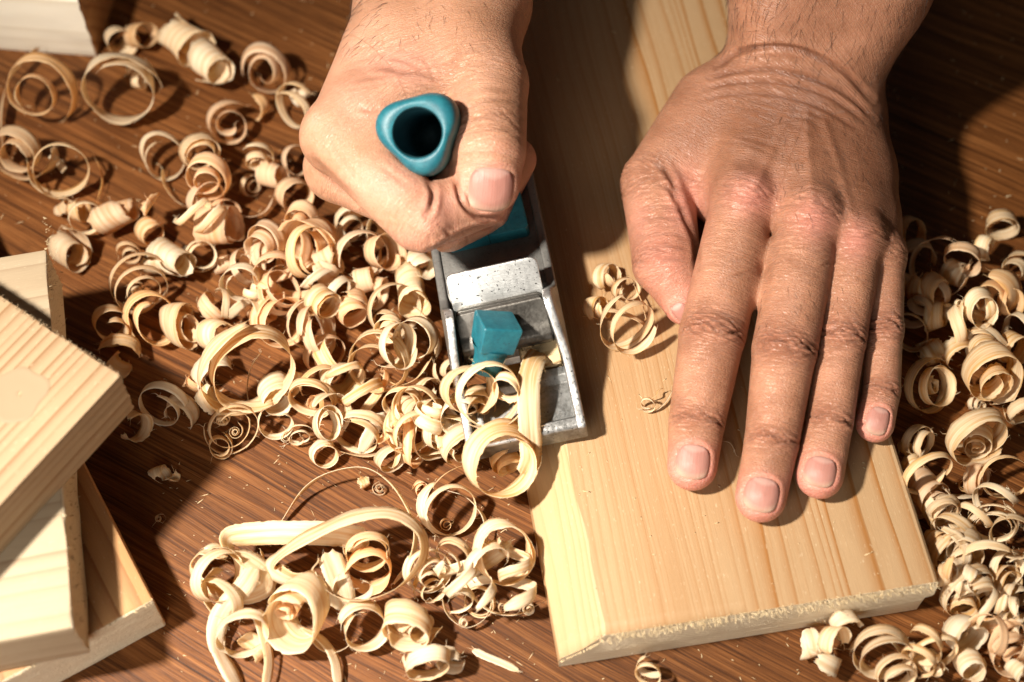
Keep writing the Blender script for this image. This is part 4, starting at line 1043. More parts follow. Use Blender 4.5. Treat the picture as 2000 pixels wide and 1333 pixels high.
COILS = [
 # far left, top
 (82, 183, 68, 24, 2.3, .38, -95, 32, 26, 't', 0, 'loose tan coil of two open loops below the cream block', .95),
 (240, 172, 70, 52, 1.3, .86, -80, 30, 8, 'c', 0, 'large ragged cream ring right of the cream block corner', .98),
 (268, 150, 24, 20, 1.6, .4, -20, 20, 10, 'c', .5, 'crumpled scrap lying inside the large ragged cream ring'),
 (236, 74, 27, 44, 1.2, .6, -60, 25, 8, 'c', 0, 'short cream roll touching the end of the cream block'),
 (276, 68, 31, 34, 1.1, .8, -30, 30, 5, 't', 0, 'curl standing right of the short roll by the cream block'),
 (362, 72, 36, 92, 1.6, .6, -42, 10, 10, 'c', 0, 'fat cream roll, upper half of a pair near the far edge'),
 (416, 130, 34, 62, 1.4, .7, -42, 14, 6, 'c', .1, 'shorter cream roll, lower half of a pair near the far edge'),
 (518, 137, 57, 32, 1.9, .28, -75, 62, 8, 'o', 0, 'peach spiral alone near the far edge, left of the fist'),
 (446, 237, 47, 30, 1.9, .22, -70, 34, 6, 'o', 0, 'peach spiral with tight centre below the far lone spiral', .97),
 (505, 212, 26, 32, .45, .9, -120, 20, 0, 't', 0, 'small curved flake right of the tight peach spiral'),
 (582, 205, 46, 20, 1.2, .8, -85, 68, 4, 'c', 0, 'thin pale hoop half hidden by the knuckles of the fist'),
 (590, 190, 20, 16, 1.8, .4, 20, 35, 8, 'c', .2, 'shredded scrap inside the thin hoop by the knuckles'),
 (580, 312, 34, 20, 1.4, .7, -60, 55, 5, 'o', 0, 'curl peeping out from under the lower knuckle of the fist'),
 (49, 303, 53, 36, 2.6, .45, -100, 32, 12, 't', 0, 'dense dark tan coil cut by the picture edge', .97),
 (112, 333, 58, 20, 1.3, .85, -75, 36, 5, 'p', .2, 'wide thin yellow hoop leaning on the dense dark coil', .97),
 (112, 318, 22, 14, .8, .7, 40, 20, 6, 'c', .3, 'short white strip caught inside the wide yellow hoop'),
 (315, 305, 43, 18, 1.3, .85, -85, 64, 6, 'c', 0, 'pale hoop at the upper left of the middle cluster'),
 (388, 296, 38, 46, 1.7, .5, -70, 35, 10, 'c', .4, 'ruffled cream roll on top of the middle cluster'),
 (405, 350, 46, 30, 2.0, .35, -75, 62, 8, 'o', .6, 'peach spiral at the heart of the middle cluster'),
 (402, 390, 36, 22, 1.3, .7, -80, 60, 5, 'o', .3, 'peach loop below the heart of the middle cluster'),
 (506, 313, 30, 18, 2.6, .3, -80, 66, 8, 'c', .4, 'small pale nest of rings left of the lower knuckle'),
 (534, 342, 28, 42, 1.4, .6, -25, 14, 6, 'o', 0, 'peach roll lying right of the small pale nest'),
 (490, 362, 22, 14, 1.9, .35, -80, 60, 5, 't', 0, 'little tan curl under the small pale nest'),
 (574, 381, 34, 42, 1.1, .75, -50, 32, 6, 'o', 0, 'wide peach curl left of the bottom of the fist'),
 (428, 440, 41, 62, 1.5, .75, -4, 8, 4, 'o', 0, 'shiny peach barrel lying on its side below the middle cluster'),
 (152, 412, 22, 30, .8, .8, -10, 20, 5, 't', 0, 'upright strip curl near the left edge of the table pile'),
 (128, 408, 18, 26, .6, .8, 30, 30, 5, 't', 0, 'narrow tan strip beside the upright strip curl'),
 (172, 425, 33, 11, 1.1, .85, -85, 66, 3, 'c', .4, 'thin white hoop above the wide tan roll on the left'),
 (224, 426, 36, 62, 1.3, .65, 20, 18, 8, 'o', 0, 'wide tan roll right of the thin white hoop'),
 (285, 396, 40, 46, .30, .95, 70, 10, 0, 'o', 1.0, 'square curved flake tipped up right of the wide tan roll'),
 (138, 486, 38, 52, 1.5, .6, -40, 20, 8, 't', 0, 'egg shaped dark roll above the plank stack'),
 # left pile
 (328, 506, 38, 74, 1.6, .6, -38, 16, 8, 'c', 0, 'striped cream roll lying slantwise in the shaded left pile'),
 (293, 456, 26, 40, .9, .8, -60, 20, 5, 't', 0, 'open curl behind the striped slanting roll'),
 (272, 556, 60, 13, 3.1, .45, -85, 70, 22, 't', 0, 'large nest of thin wire like loops in the shade of the stack'),
 (262, 566, 16, 7, 2.5, .2, -85, 70, 4, 't', .2, 'tiny spiral inside the nest of thin loops'),
 (250, 497, 25, 10, 2.2, .5, -70, 55, 10, 't', 0, 'small triple loop above the nest of thin loops'),
 (392, 508, 33, 14, 2.1, .6, -75, 62, 10, 'c', 0, 'pale double hoop right of the striped slanting roll'),
 (440, 517, 18, 34, .8, .7, 10, 12, 4, 'o', 0, 'small flake roll right of the pale double hoop'),
 (296, 622, 54, 36, 1.4, .7, -60, 40, 10, 't', .1, 'wide loop leaning on the left of the tall barrel shaving'),
 (350, 638, 50, 46, 1.9, .28, -22, 26, 8, 't', .3, 'tall barrel shaving showing its inner spiral, above the stack corner'),
 (216, 636, 42, 28, 1.6, .6, -60, 42, 12, 't', 0, 'shaded loops just above the striped top plank'),
 (230, 676, 44, 34, .45, .9, -80, 20, 4, 't', .2, 'flat shaded strips bunched above the top plank corner'),
 (236, 706, 24, 36, .6, .85, -100, 15, 4, 't', 0, 'torn flake touching the corner of the top plank'),
 (520, 474, 44, 30, 2.3, .35, -80, 62, 10, 'o', .5, 'ring with fine stripes below the fist, on the pile'),
 (530, 526, 41, 28, 1.3, .8, -75, 45, 5, 'o', .7, 'smooth hoop tilted forward under the finely striped ring'),
 (602, 478, 50, 58, 1.6, .55, -120, 30, 12, 'o', .3, 'big crumpled peach roll below the fist'),
 (590, 430, 34, 24, 2.1, .3, -70, 58, 6, 'o', .6, 'peach spiral on top of the big crumpled roll'),
 (642, 520, 34, 42, 1.1, .7, 25, 22, 8, 'o', .6, 'split peach roll on the right flank of the crumpled roll'),
 (682, 442, 34, 13, 1.7, .7, -80, 62, 7, 'c', 0, 'thin pale ring close under the curled fingers'),
 (664, 471, 22, 34, 1.0, .75, 35, 15, 4, 'c', .4, 'short pale roll left of the finger tips'),
 (706, 502, 50, 26, 1.3, .8, -70, 48, 8, 'o', .2, 'broad peach hoop below the curled fingers'),
 (712, 548, 28, 36, 1.2, .6, 15, 18, 5, 'o', .3, 'peach stub roll at the foot of the broad hoop'),
 (750, 494, 40, 42, 1.2, .7, -40, 34, 8, 'o', .2, 'folded peach curl between the fist and the steel plane'),
 (770, 462, 56, 16, .7, .95, -75, 66, 4, 'c', .3, 'long thin arc below the curled fingers near the plane'),
 (806, 562, 30, 68, 1.2, .7, -78, 12, 6, 'c', .5, 'tall pale roll standing left of the bright blade'),
 (824, 518, 26, 40, .8, .8, -40, 25, 4, 'c', .9, 'curled flake atop the tall pale roll by the blade'),
 (770, 612, 62, 19, 1.15, .9, -75, 60, 6, 'p', .1, 'thin wide hoop left of the dark lever cap'),
 (468, 553, 40, 20, 1.25, .8, -75, 58, 5, 'c', .6, 'pale ring with torn lace hanging from it'),
 (500, 572, 24, 16, 2.0, .5, 60, 25, 12, 'c', .4, 'shredded white lace under the pale torn ring'),
 (527, 568, 30, 36, .7, .85, 50, 20, 4, 'o', .8, 'short flat curl right of the white lace'),
 (548, 616, 56, 26, 1.4, .75, -72, 62, 8, 'o', .1, 'big peach loop in the middle of the left pile'),
 (512, 616, 28, 20, 2.2, .3, 10, 40, 10, 'o', 0, 'dark tangled centre of the big peach loop'),
 (630, 590, 34, 40, 1.6, .55, -60, 45, 6, 'p', .9, 'yellow bow shaped curl in the middle of the left pile'),
 (604, 634, 50, 22, 1.3, .85, -80, 60, 6, 'o', .2, 'open hoop below the yellow bow shaped curl'),
 (688, 600, 36, 42, 1.2, .7, -70, 16, 8, 'o', .3, 'stacked strips folded right of the yellow bow'),
 (428, 652, 40, 42, .9, .8, -30, 28, 5, 'c', 0, 'broad pale curl behind the biggest ring of the left pile'),
 (416, 600, 30, 28, .9, .8, 40, 30, 5, 'o', .1, 'dull tan curl above the biggest ring of the left pile'),
 (482, 722, 94, 38, 1.55, .80, -78, 62, 14, 'p', .3, 'biggest ring of the left pile, broad and yellow, between stack and plane'),
 (414, 736, 40, 42, .8, .9, -70, 30, 5, 'c', 0, 'broad ribbon hanging below the left side of the biggest ring'),
 (538, 772, 33, 42, 1.2, .7, -60, 18, 6, 'c', 0, 'flat pale roll inside the lower right of the biggest ring'),
 (568, 748, 26, 34, .7, .9, -30, 16, 4, 'p', .3, 'small plate like curl on the flat pale roll'),
 (612, 784, 50, 17, 2.0, .75, -75, 58, 12, 'p', .1, 'double hoop to the right below the biggest ring'),
 (668, 746, 42, 58, 1.3, .7, -48, 28, 8, 'p', .1, 'wide banded roll left of the flower like cluster'),
 (740, 704, 60, 20, 1.9, .75, -78, 64, 10, 'p', .2, 'ring with dark hollow left of the teal knob, lowest of its cluster'),
 (768, 676, 48, 30, 1.3, .8, -65, 50, 8, 'c', .9, 'bright loop of the flower like cluster left of the plane'),
 (812, 668, 46, 30, 1.3, .8, -115, 55, 8, 'c', .7, 'right hand petal of the flower like cluster beside the plane cheek'),
 (756, 640, 26, 20, 1.4, .6, -100, 40, 6, 'c', 1.2, 'small knot of ribbon on top of the flower like cluster'),
 (644, 698, 36, 36, .7, .85, 20, 25, 10, 'p', .2, 'ruffled strip in the gap left of the flower like cluster'),
 (868, 728, 28, 16, 2.4, .25, -80, 60, 5, 'p', .3, 'small snail spiral touching the plane cheek'),
 (832, 762, 26, 28, .9, .7, -50, 35, 6, 'p', .2, 'yellow curl below the small snail spiral'),
 (318, 793, 42, 15, 1.3, .85, -80, 62, 6, 'c', .3, 'hoop right of the top plank corner'),
 (270, 832, 28, 34, .8, .9, -35, 20, 4, 'p', 0, 'flat bent roll leaning by the top plank corner'),
 (352, 806, 34, 30, .7, .9, -100, 22, 5, 'c', 0, 'shallow curl at the foot of the hoop by the plank corner'),
 (408, 776, 30, 34, 1.1, .6, 30, 25, 6, 'c', .4, 'pale flat curl left below the biggest ring'),
 (376, 752, 22, 18, 1.3, .6, 60, 30, 5, 'o', .2, 'torn orange scrap left of the biggest ring'),
 (441, 836, 50, 11, 2.4, .7, -80, 64, 14, 'p', 0, 'nest of thin rings with spirals below the biggest ring'),
 (432, 822, 18, 9, 2.8, .2, -75, 60, 4, 'c', .5, 'tiny snail on the upper left of the thin ring nest'),
 (456, 840, 15, 9, 2.6, .2, -75, 60, 4, 'p', .5, 'tiny snail on the right of the thin ring nest'),
 (430, 880, 26, 14, 1.5, .7, -80, 50, 6, 'p', 0, 'small loop at the foot of the thin ring nest'),
 (588, 852, 30, 5, 2.6, .3, -80, 66, 8, 'c', 0, 'thread fine spiral lying on bare table below the pile'),
 (556, 858, 14, 4, 2.0, .4, -60, 50, 4, 'c', 0, 'wisp of thread left of the thread fine spiral'),
 (702, 842, 48, 18, 1.3, .85, -80, 62, 5, 'p', 0, 'hoop crossed by a leaning pale ribbon, left of the ribbon ball'),
 (846, 838, 56, 30, 3.3, .40, -70, 50, 18, 'p', .1, 'ball of many ribbons in front of the plane'),
 (838, 818, 34, 24, 2.2, .5, 70, 40, 12, 'c', .9, 'tight ribbon wound on the ball in front of the plane'),
 (800, 808, 34, 34, .9, .8, -30, 25, 6, 'p', .2, 'wide strip curling up left of the ribbon ball'),
 (634, 884, 26, 22, 1.2, .8, -80, 45, 5, 'c', 0, 'small open loop at the lower edge of the pile'),
 (768, 888, 34, 30, 1.3, .6, -50, 30, 8, 'p', 0, 'bundle of strips under the ribbon ball'),
 # at the mouth of the plane
 (954, 772, 64, 24, 1.25, .96, -70, 42, 2, 'c', 2.3, 'large clean ring resting on the plane below the teal knob', .97),
 (916, 756, 54, 46, 1.4, .7, -60, 40, 8, 'p', 1.9, 'broad curl behind the large clean ring on the plane'),
 (988, 762, 30, 24, 1.1, .8, -110, 45, 6, 'c', 2.4, 'small curl inside the right of the large clean ring'),
 (892, 812, 44, 40, 1.3, .7, -95, 36, 16, 'c', 1.2, 'wide band spilling over the left cheek of the plane'),
 (904, 866, 40, 38, 1.2, .75, -60, 30, 12, 'p', .7, 'wide band curling between plane nose and ribbon ball'),
 (932, 790, 34, 34, 1.8, .3, -70, 45, 6, 'p', 1.7, 'little spiral inside the left of the large clean ring'),
 (988, 900, 34, 40, 1.5, .5, -78, 38, 5, 'c', 1.0, 'inner roll framed by the shaving hanging off the plane nose'),
 # foreground
 (428, 1118, 50, 32, 1.25, .85, -70, 52, 8, 'c', .3, 'upper white ring at the left end of the front heap'),
 (432, 1158, 46, 30, 1.15, .85, -100, 46, 6, 'c', .2, 'lower white ring at the left end of the front heap'),
 (474, 1240, 54, 20, 1.2, .9, -82, 60, 5, 'c', .1, 'big thin ring hanging toward the near edge, left of the bell'),
 (578, 1190, 66, 84, 1.35, .62, -120, 38, 10, 'c', .2, 'large bell shaped cream roll in the front heap'),
 (570, 1176, 28, 46, 1.4, .4, -110, 40, 8, 'o', .5, 'inner curl inside the bell shaped cream roll'),
 (496, 1264, 26, 36, .7, .9, 40, 20, 6, 'p', 0, 'stub of yellow strip under the bell shaped roll'),
 (718, 1080, 48, 22, 1.9, .6, -78, 62, 8, 'p', .3, 'ring inside the longest looping ribbon'),
 (700, 1068, 20, 26, 1.0, .7, 70, 30, 8, 'p', .5, 'crumpled scrap inside the ring of the longest ribbon'),
 (716, 1114, 46, 36, 1.0, .85, -85, 30, 5, 'o', 0, 'orange curl lying under the longest looping ribbon'),
 (708, 1224, 42, 40, 1.1, .95, -70, 46, 3, 'c', .1, 'smooth wide open ring at the near side of the front heap', .97),
 (806, 1230, 52, 52, 1.5, .72, -70, 54, 8, 'p', 0, 'wide striped roll right of the smooth open ring'),
 (806, 1228, 28, 42, 1.5, .4, -75, 50, 6, 'p', .3, 'small roll nested in the wide striped roll'),
 (868, 998, 56, 20, 1.35, .9, -82, 66, 6, 'c', 0, 'clean ring with tiny curl inside, left of the board'),
 (874, 1024, 12, 9, 1.7, .3, -80, 60, 3, 'p', .1, 'tiny curl inside the clean ring'),
 (820, 952, 16, 16, 1.6, .5, -60, 40, 6, 'o', 0, 'little orange curl above the clean ring'),
 (738, 950, 15, 6, 2.8, .3, -82, 70, 3, 'p', 0, 'coin sized spiral under the big thin arc'),
 (708, 938, 13, 22, .6, .9, 20, 20, 2, 'p', 0, 'flake beside the coin sized spiral'),
 (886, 1092, 44, 10, 3.2, .55, -82, 66, 12, 'p', .1, 'spiral of fine loops right of the longest ribbon'),
 (884, 1094, 13, 9, 2.0, .3, -80, 60, 3, 'p', .3, 'snail at the centre of the fine loops'),
 (834, 1114, 44, 18, 3.1, .55, -70, 56, 16, 'c', .3, 'pale nest beside the right side of the longest ribbon'),
 (838, 1148, 30, 16, 1.8, .6, -90, 50, 8, 'c', .1, 'ragged loops under the pale nest'),
 (984, 1078, 64, 34, 1.5, .80, -70, 56, 12, 'c', .2, 'bright double ring beside the board edge'),
 (950, 1094, 40, 34, .6, .95, -60, 30, 4, 'c', .8, 'broad strip crossing the bright double ring'),
 (938, 1178, 34, 9, 1.4, .8, -82, 62, 4, 'p', 0, 'thin wire hoop below the bright double ring'),
 (1030, 1184, 17, 10, 2.5, .3, -75, 55, 5, 'c', 0, 'snail shaving touching the board edge'),
 (978, 1190, 11, 9, .9, .7, -60, 45, 3, 'o', 0, 'orange hook left of the snail by the board edge'),
 (906, 1216, 10, 8, 2.0, .4, -60, 45, 4, 'c', .2, 'tiny knotted curl on the near arc'),
 (832, 1298, 46, 32, 1.05, .95, -85, 38, 5, 'c', 0, 'flattened box like loop at the near edge'),
 (884, 1284, 28, 28, .9, .9, -100, 36, 5, 'c', .1, 'folded loop on the right of the box like loop'),
 (312, 930, 18, 26, .8, .8, 25, 20, 4, 'p', 0, 'lone ragged flake on bare table right of the stack'),
 (338, 926, 10, 18, .5, .9, 0, 20, 2, 'p', 0, 'scrap beside the lone ragged flake'),
 (311, 1018, 8, 5, 2.4, .35, -85, 75, 2, 'p', 0, 'pinhead spiral on bare table right of the stack'),
 # on the board
 (1186, 540, 28, 20, 1.2, .85, -10, 34, 5, 'p', HB, 'upper loop of the little bow lying on the board'),
 (1168, 598, 26, 22, 1.2, .85, -20, 36, 5, 'p', HB, 'lower loop of the little bow lying on the board'),
 (1222, 566, 26, 18, 1.2, .8, -60, 40, 5, 'p', HB, 'right loop of the little bow lying on the board'),
 (1224, 644, 54, 20, 1.7, .92, -80, 64, 12, 'p', HB, 'ring lying on the board beside the thumb'),
 (1262, 792, 16, 6, 1.2, .8, -80, 60, 4, 'p', HB, 'thin hooked thread on the board by the forefinger'),
 # right pile, far
 (1956, 438, 28, 24, 1.5, .85, -110, 48, 5, 'p', 0, 'grey looking ring alone at the far end of the right pile'),
 (1984, 520, 32, 24, 1.4, .5, -120, 50, 4, 'p', 0, 'dim curl cut off by the picture edge, far right'),
 (1834, 524, 54, 30, .75, .95, -150, 58, 6, 'o', 0, 'large dim arc right of the little finger knuckle'),
 (1782, 500, 44, 36, .5, .95, -80, 30, 4, 't', 0, 'broad dim strip behind the little finger knuckle'),
 (1778, 462, 34, 30, 1.2, .7, -60, 35, 6, 't', 0, 'shaded curl at the back of the right pile'),
 (1880, 508, 34, 24, 1.1, .75, -120, 55, 5, 'o', .5, 'hooked peach curl in the far right pile'),
 (1918, 486, 26, 26, .8, .8, -30, 30, 5, 'c', .3, 'white tipped flake behind the hooked peach curl'),
 (1808, 566, 36, 40, 1.5, .6, -60, 30, 8, 't', .1, 'dim roll right of the little finger'),
 (1768, 556, 24, 34, 1.0, .8, -40, 20, 5, 't', 0, 'dark stub roll tucked against the little finger'),
 (1828, 616, 30, 36, 1.3, .7, -10, 18, 5, 'p', .2, 'twin of rolled stubs below the dim roll'),
 (1862, 612, 22, 30, 1.2, .7, 10, 18, 5, 'p', .3, 'second stub roll to the right, below the hooked curl'),
 (1950, 574, 42, 48, 1.5, .6, -130, 30, 8, 't', .3, 'shaggy roll near the right picture edge'),
 (1974, 592, 30, 18, 1.2, .8, -80, 55, 5, 't', .8, 'hoop on the shaggy roll near the right edge'),
 (1906, 612, 42, 30, 1.4, .7, -60, 45, 8, 'c', .9, 'bright loop in the middle of the right pile'),
 (1880, 592, 9, 8, 1.4, .5, -60, 40, 3, 'c', 1.6, 'tiny white hook on top of the bright loop'),
 (1822, 686, 25, 40, 1.3, .6, 20, 15, 5, 'p', .2, 'stubby roll beside the last joint of the little finger'),
 (1778, 652, 38, 18, 1.3, .8, -80, 58, 6, 'p', 0, 'hoop right of the little finger middle joint'),
 (1872, 690, 36, 36, .7, .85, -75, 26, 6, 'p', .4, 'sloping strip under the bright loop'),
 (1918, 674, 30, 26, 1.2, .8, -70, 50, 5, 'p', .8, 'peach loop above the big bright spiral'),
 (1938, 730, 60, 50, 3.0, .25, -85, 48, 14, 'p', .3, 'big bright snail spiral of the right pile'),
 (1980, 680, 34, 40, 1.1, .7, -60, 35, 6, 'p', .3, 'curl behind the big bright snail spiral at the edge'),
 (1814, 754, 54, 24, 2.7, .65, -80, 58, 16, 'p', 0, 'nest of hoops right of the little fingertip'),
 (1816, 752, 20, 16, 1.3, .5, -50, 45, 8, 'c', .4, 'bits inside the nest of hoops by the fingertip'),
 (1906, 790, 18, 9, 2.0, .5, -60, 50, 10, 'c', 0, 'twisted threads below the big bright snail'),
 (1992, 806, 34, 22, 1.1, .85, -80, 55, 4, 'p', 0, 'hoop cut by the right picture edge below the snail'),
 # right pile, near
 (1902, 862, 56, 44, 1.25, .9, -82, 60, 4, 'p', 0, 'wide open collar of wood right of the board'),
 (1908, 866, 34, 34, 3.4, .2, -82, 60, 6, 'p', .1, 'rose like spiral sitting in the wide open collar'),
 (1796, 866, 34, 20, 1.7, .7, -60, 52, 10, 'p', .3, 'twisted loops just right of the board corner by the fingertip'),
 (1770, 890, 28, 22, 1.0, .8, -20, 30, 6, 'p', 0, 'loop squeezed between the board edge and the twisted loops'),
 (1802, 958, 46, 60, 2.5, .28, -60, 44, 8, 'o', 0, 'fat peach roll beside the board edge'),
 (1812, 928, 46, 18, 1.0, .95, -75, 56, 4, 'p', .9, 'hoop round the top of the fat peach roll'),
 (1786, 906, 18, 28, .6, .9, -70, 20, 4, 'p', .7, 'dusty flap between the twisted loops and the peach roll'),
 (1958, 932, 46, 13, 1.2, .9, -82, 62, 4, 'p', 0, 'thin hoop round the crumpled bits at the right'),
 (1914, 936, 34, 22, 2.2, .5, -40, 45, 14, 'o', 0, 'crumpled bits and small curls under the wide collar'),
 (1884, 946, 15, 9, 2.2, .3, -80, 60, 4, 'p', .2, 'little snail at the left of the crumpled bits'),
 (1838, 1006, 40, 22, 1.4, .75, -70, 42, 10, 'c', .3, 'pale angular loop beside the board'),
 (1946, 1030, 44, 12, 4.2, .7, -75, 60, 14, 'c', .5, 'coil of many thin rings like a ball of string'),
 (1888, 1068, 40, 40, 1.3, .65, -75, 45, 8, 'p', .4, 'cup shaped curl in the near right pile'),
 (1830, 1066, 28, 24, 1.4, .7, -40, 40, 8, 'p', .2, 'ruffled curl between the board edge and the cup'),
 (1930, 1092, 56, 22, .6, .95, -95, 40, 6, 'c', .5, 'broad sling of ribbon under the ball of string'),
 (1888, 1156, 53, 24, 2.1, .85, -82, 58, 12, 'p', .1, 'large double hoop right of the board corner'),
 (1892, 1134, 26, 30, 1.0, .7, -30, 25, 5, 'c', .9, 'white roll held inside the large double hoop'),
 (1886, 1184, 34, 26, 1.6, .6, -90, 40, 6, 'p', .1, 'nested strips low inside the large double hoop'),
 (1828, 1130, 20, 16, 2.0, .4, -50, 40, 6, 'c', .8, 'frayed curl clinging to the board corner'),
 (1960, 1142, 36, 26, 1.7, .75, -70, 50, 10, 'p', .1, 'layered loops right of the large double hoop'),
 (1886, 1238, 42, 48, 1.2, .7, -55, 26, 6, 'c', 0, 'smooth tube shaving below the large double hoop'),
 (1930, 1222, 18, 44, .5, .9, -20, 15, 2, 'o', 0, 'square chip beside the smooth tube shaving'),
 (1990, 1226, 34, 22, 1.5, .8, -75, 56, 8, 'c', .1, 'ring at the right picture edge level with the tube'),
 (1992, 1160, 24, 34, 1.0, .8, -80, 30, 4, 'c', .1, 'strip curl at the right picture edge above the ring'),
 (1976, 1280, 44, 22, 2.3, .4, -80, 60, 8, 'o', 0, 'tan rosette in the near right corner'),
 (1988, 1312, 24, 40, .5, .9, -60, 20, 2, 'c', .6, 'pale stiff strip over the tan rosette'),
 (1584, 1256, 32, 40, .6, .9, 10, 32, 4, 'c', .1, 'left petal of the white blossom below the board'),
 (1632, 1254, 30, 38, .7, .85, -30, 36, 4, 'c', .5, 'middle petal of the white blossom below the board'),
 (1652, 1218, 30, 34, .8, .85, -70, 40, 4, 'c', .2, 'upper petal of the white blossom below the board'),
 (1612, 1294, 36, 36, .6, .9, 60, 24, 4, 'c', 0, 'lower petal of the white blossom below the board'),
 (1728, 1272, 56, 26, 2.2, .75, -65, 50, 16, 'p', .1, 'large tangle of hoops near the bottom edge, right of the blossom'),
 (1752, 1312, 40, 22, 2.2, .6, -80, 50, 12, 'p', .1, 'lower coils of the tangle cut by the bottom edge'),
 (1826, 1282, 48, 13, 1.2, .9, -82, 62, 5, 'p', .1, 'thin loop between the tangle and the tube shaving'),
 (1820, 1300, 24, 34, 1.2, .6, -60, 35, 5, 'c', 0, 'curl inside the thin loop near the bottom edge'),
 (1896, 1302, 30, 40, 1.3, .7, -75, 32, 5, 'c', 0, 'cup curl below the smooth tube shaving'),
 (1266, 1298, 24, 12, 1.2, .85, -75, 52, 6, 'p', 0, 'small upper hoop below the near edge of the board'),
 (1266, 1326, 28, 12, 1.2, .85, -85, 52, 6, 'p', 0, 'small lower hoop cut by the bottom edge below the board'),
]
for c_ in COILS: coil(*c_)
# smaller curls that fill the heaps, each named by the shaving it lies against
rf = random.Random(77)
FILL = [(16, [(440, 480), (600, 520), (700, 560), (560, 660), (640, 720), (480, 640), (740, 660), (400, 560), (660, 620), (560, 560)], 60, 'ocpo'),
        (8, [(780, 790), (720, 800), (820, 860), (640, 800), (560, 800)], 45, 'pcp'),
        (3, [(560, 1150), (640, 1160), (700, 1130), (800, 1110), (900, 1110), (960, 1120), (480, 1120)], 50, 'cpc'),
        (16, [(1870, 620), (1830, 580), (1920, 700), (1960, 640), (1870, 1060), (1900, 1110), (1940, 1090), (1860, 980), (1980, 1180), (1930, 1000)], 40, 'pct')]
TW = {'o': 'peach', 'c': 'cream', 'p': 'yellowish', 't': 'tan'}; used = set()
for num, cs, sp, tones in FILL:
    for i in range(num):
        cx, cy = rf.choice(cs); x, y = cx+rf.gauss(0, sp*.7), cy+rf.gauss(0, sp*.6)
        R_ = rf.uniform(20, 50); tn_ = rf.choice([.5, .8, 1.1, 1.3, 1.6]); tone = rf.choice(tones)
        near = sorted(((c[0]-x)**2+(c[1]-y)**2, c[11]) for c in COILS if len(c[11].split()) <= 9 and c[2] > 20)
        for _, nm in near[:14]:
            lab = f"{'larger' if R_ > 36 else 'small'} {TW[tone]} {'half' if tn_ < .9 else 'full'} curl by the {nm}"
            if lab not in used: break
        used.add(lab)
        coil(x, y, R_, rf.uniform(12, 27), tn_, rf.uniform(.6, .97), rf.uniform(-170, 10), rf.uniform(15, 70), rf.uniform(0, 26), tone, rf.uniform(0, .8), lab)

# ribbons pulled out into loose helices
HEL = [(640, 560, 'yellow bow shaped curl'), (470, 610, 'pale torn ring'), (390, 430, 'shiny peach barrel'), (690, 770, 'wide banded roll'), (800, 860, 'ribbon ball'),
       (905, 1150, 'spiral of fine loops'), (1005, 1125, 'bright double ring'),
       (1880, 640, 'bright loop'), (1960, 660, 'big bright snail'), (1800, 590, 'little finger'), (1930, 980, 'crumpled bits'), (1860, 1030, 'pale angular loop'), (1930, 1180, 'large double hoop'), (1800, 1270, 'tangle near the bottom edge'), (1960, 1250, 'tan rosette')]
for i, (x, y, nm) in enumerate(HEL):
    coil(x, y, rf.uniform(26, 42), rf.uniform(13, 24), rf.uniform(1.6, 2.7), rf.uniform(.75, 1.0), rf.uniform(-180, 180), rf.uniform(0, 28), rf.uniform(60, 120), 'cpcpo'[i % 5], rf.uniform(.1, .7), f'loose helix of pale ribbon stretched out beside the {nm}')

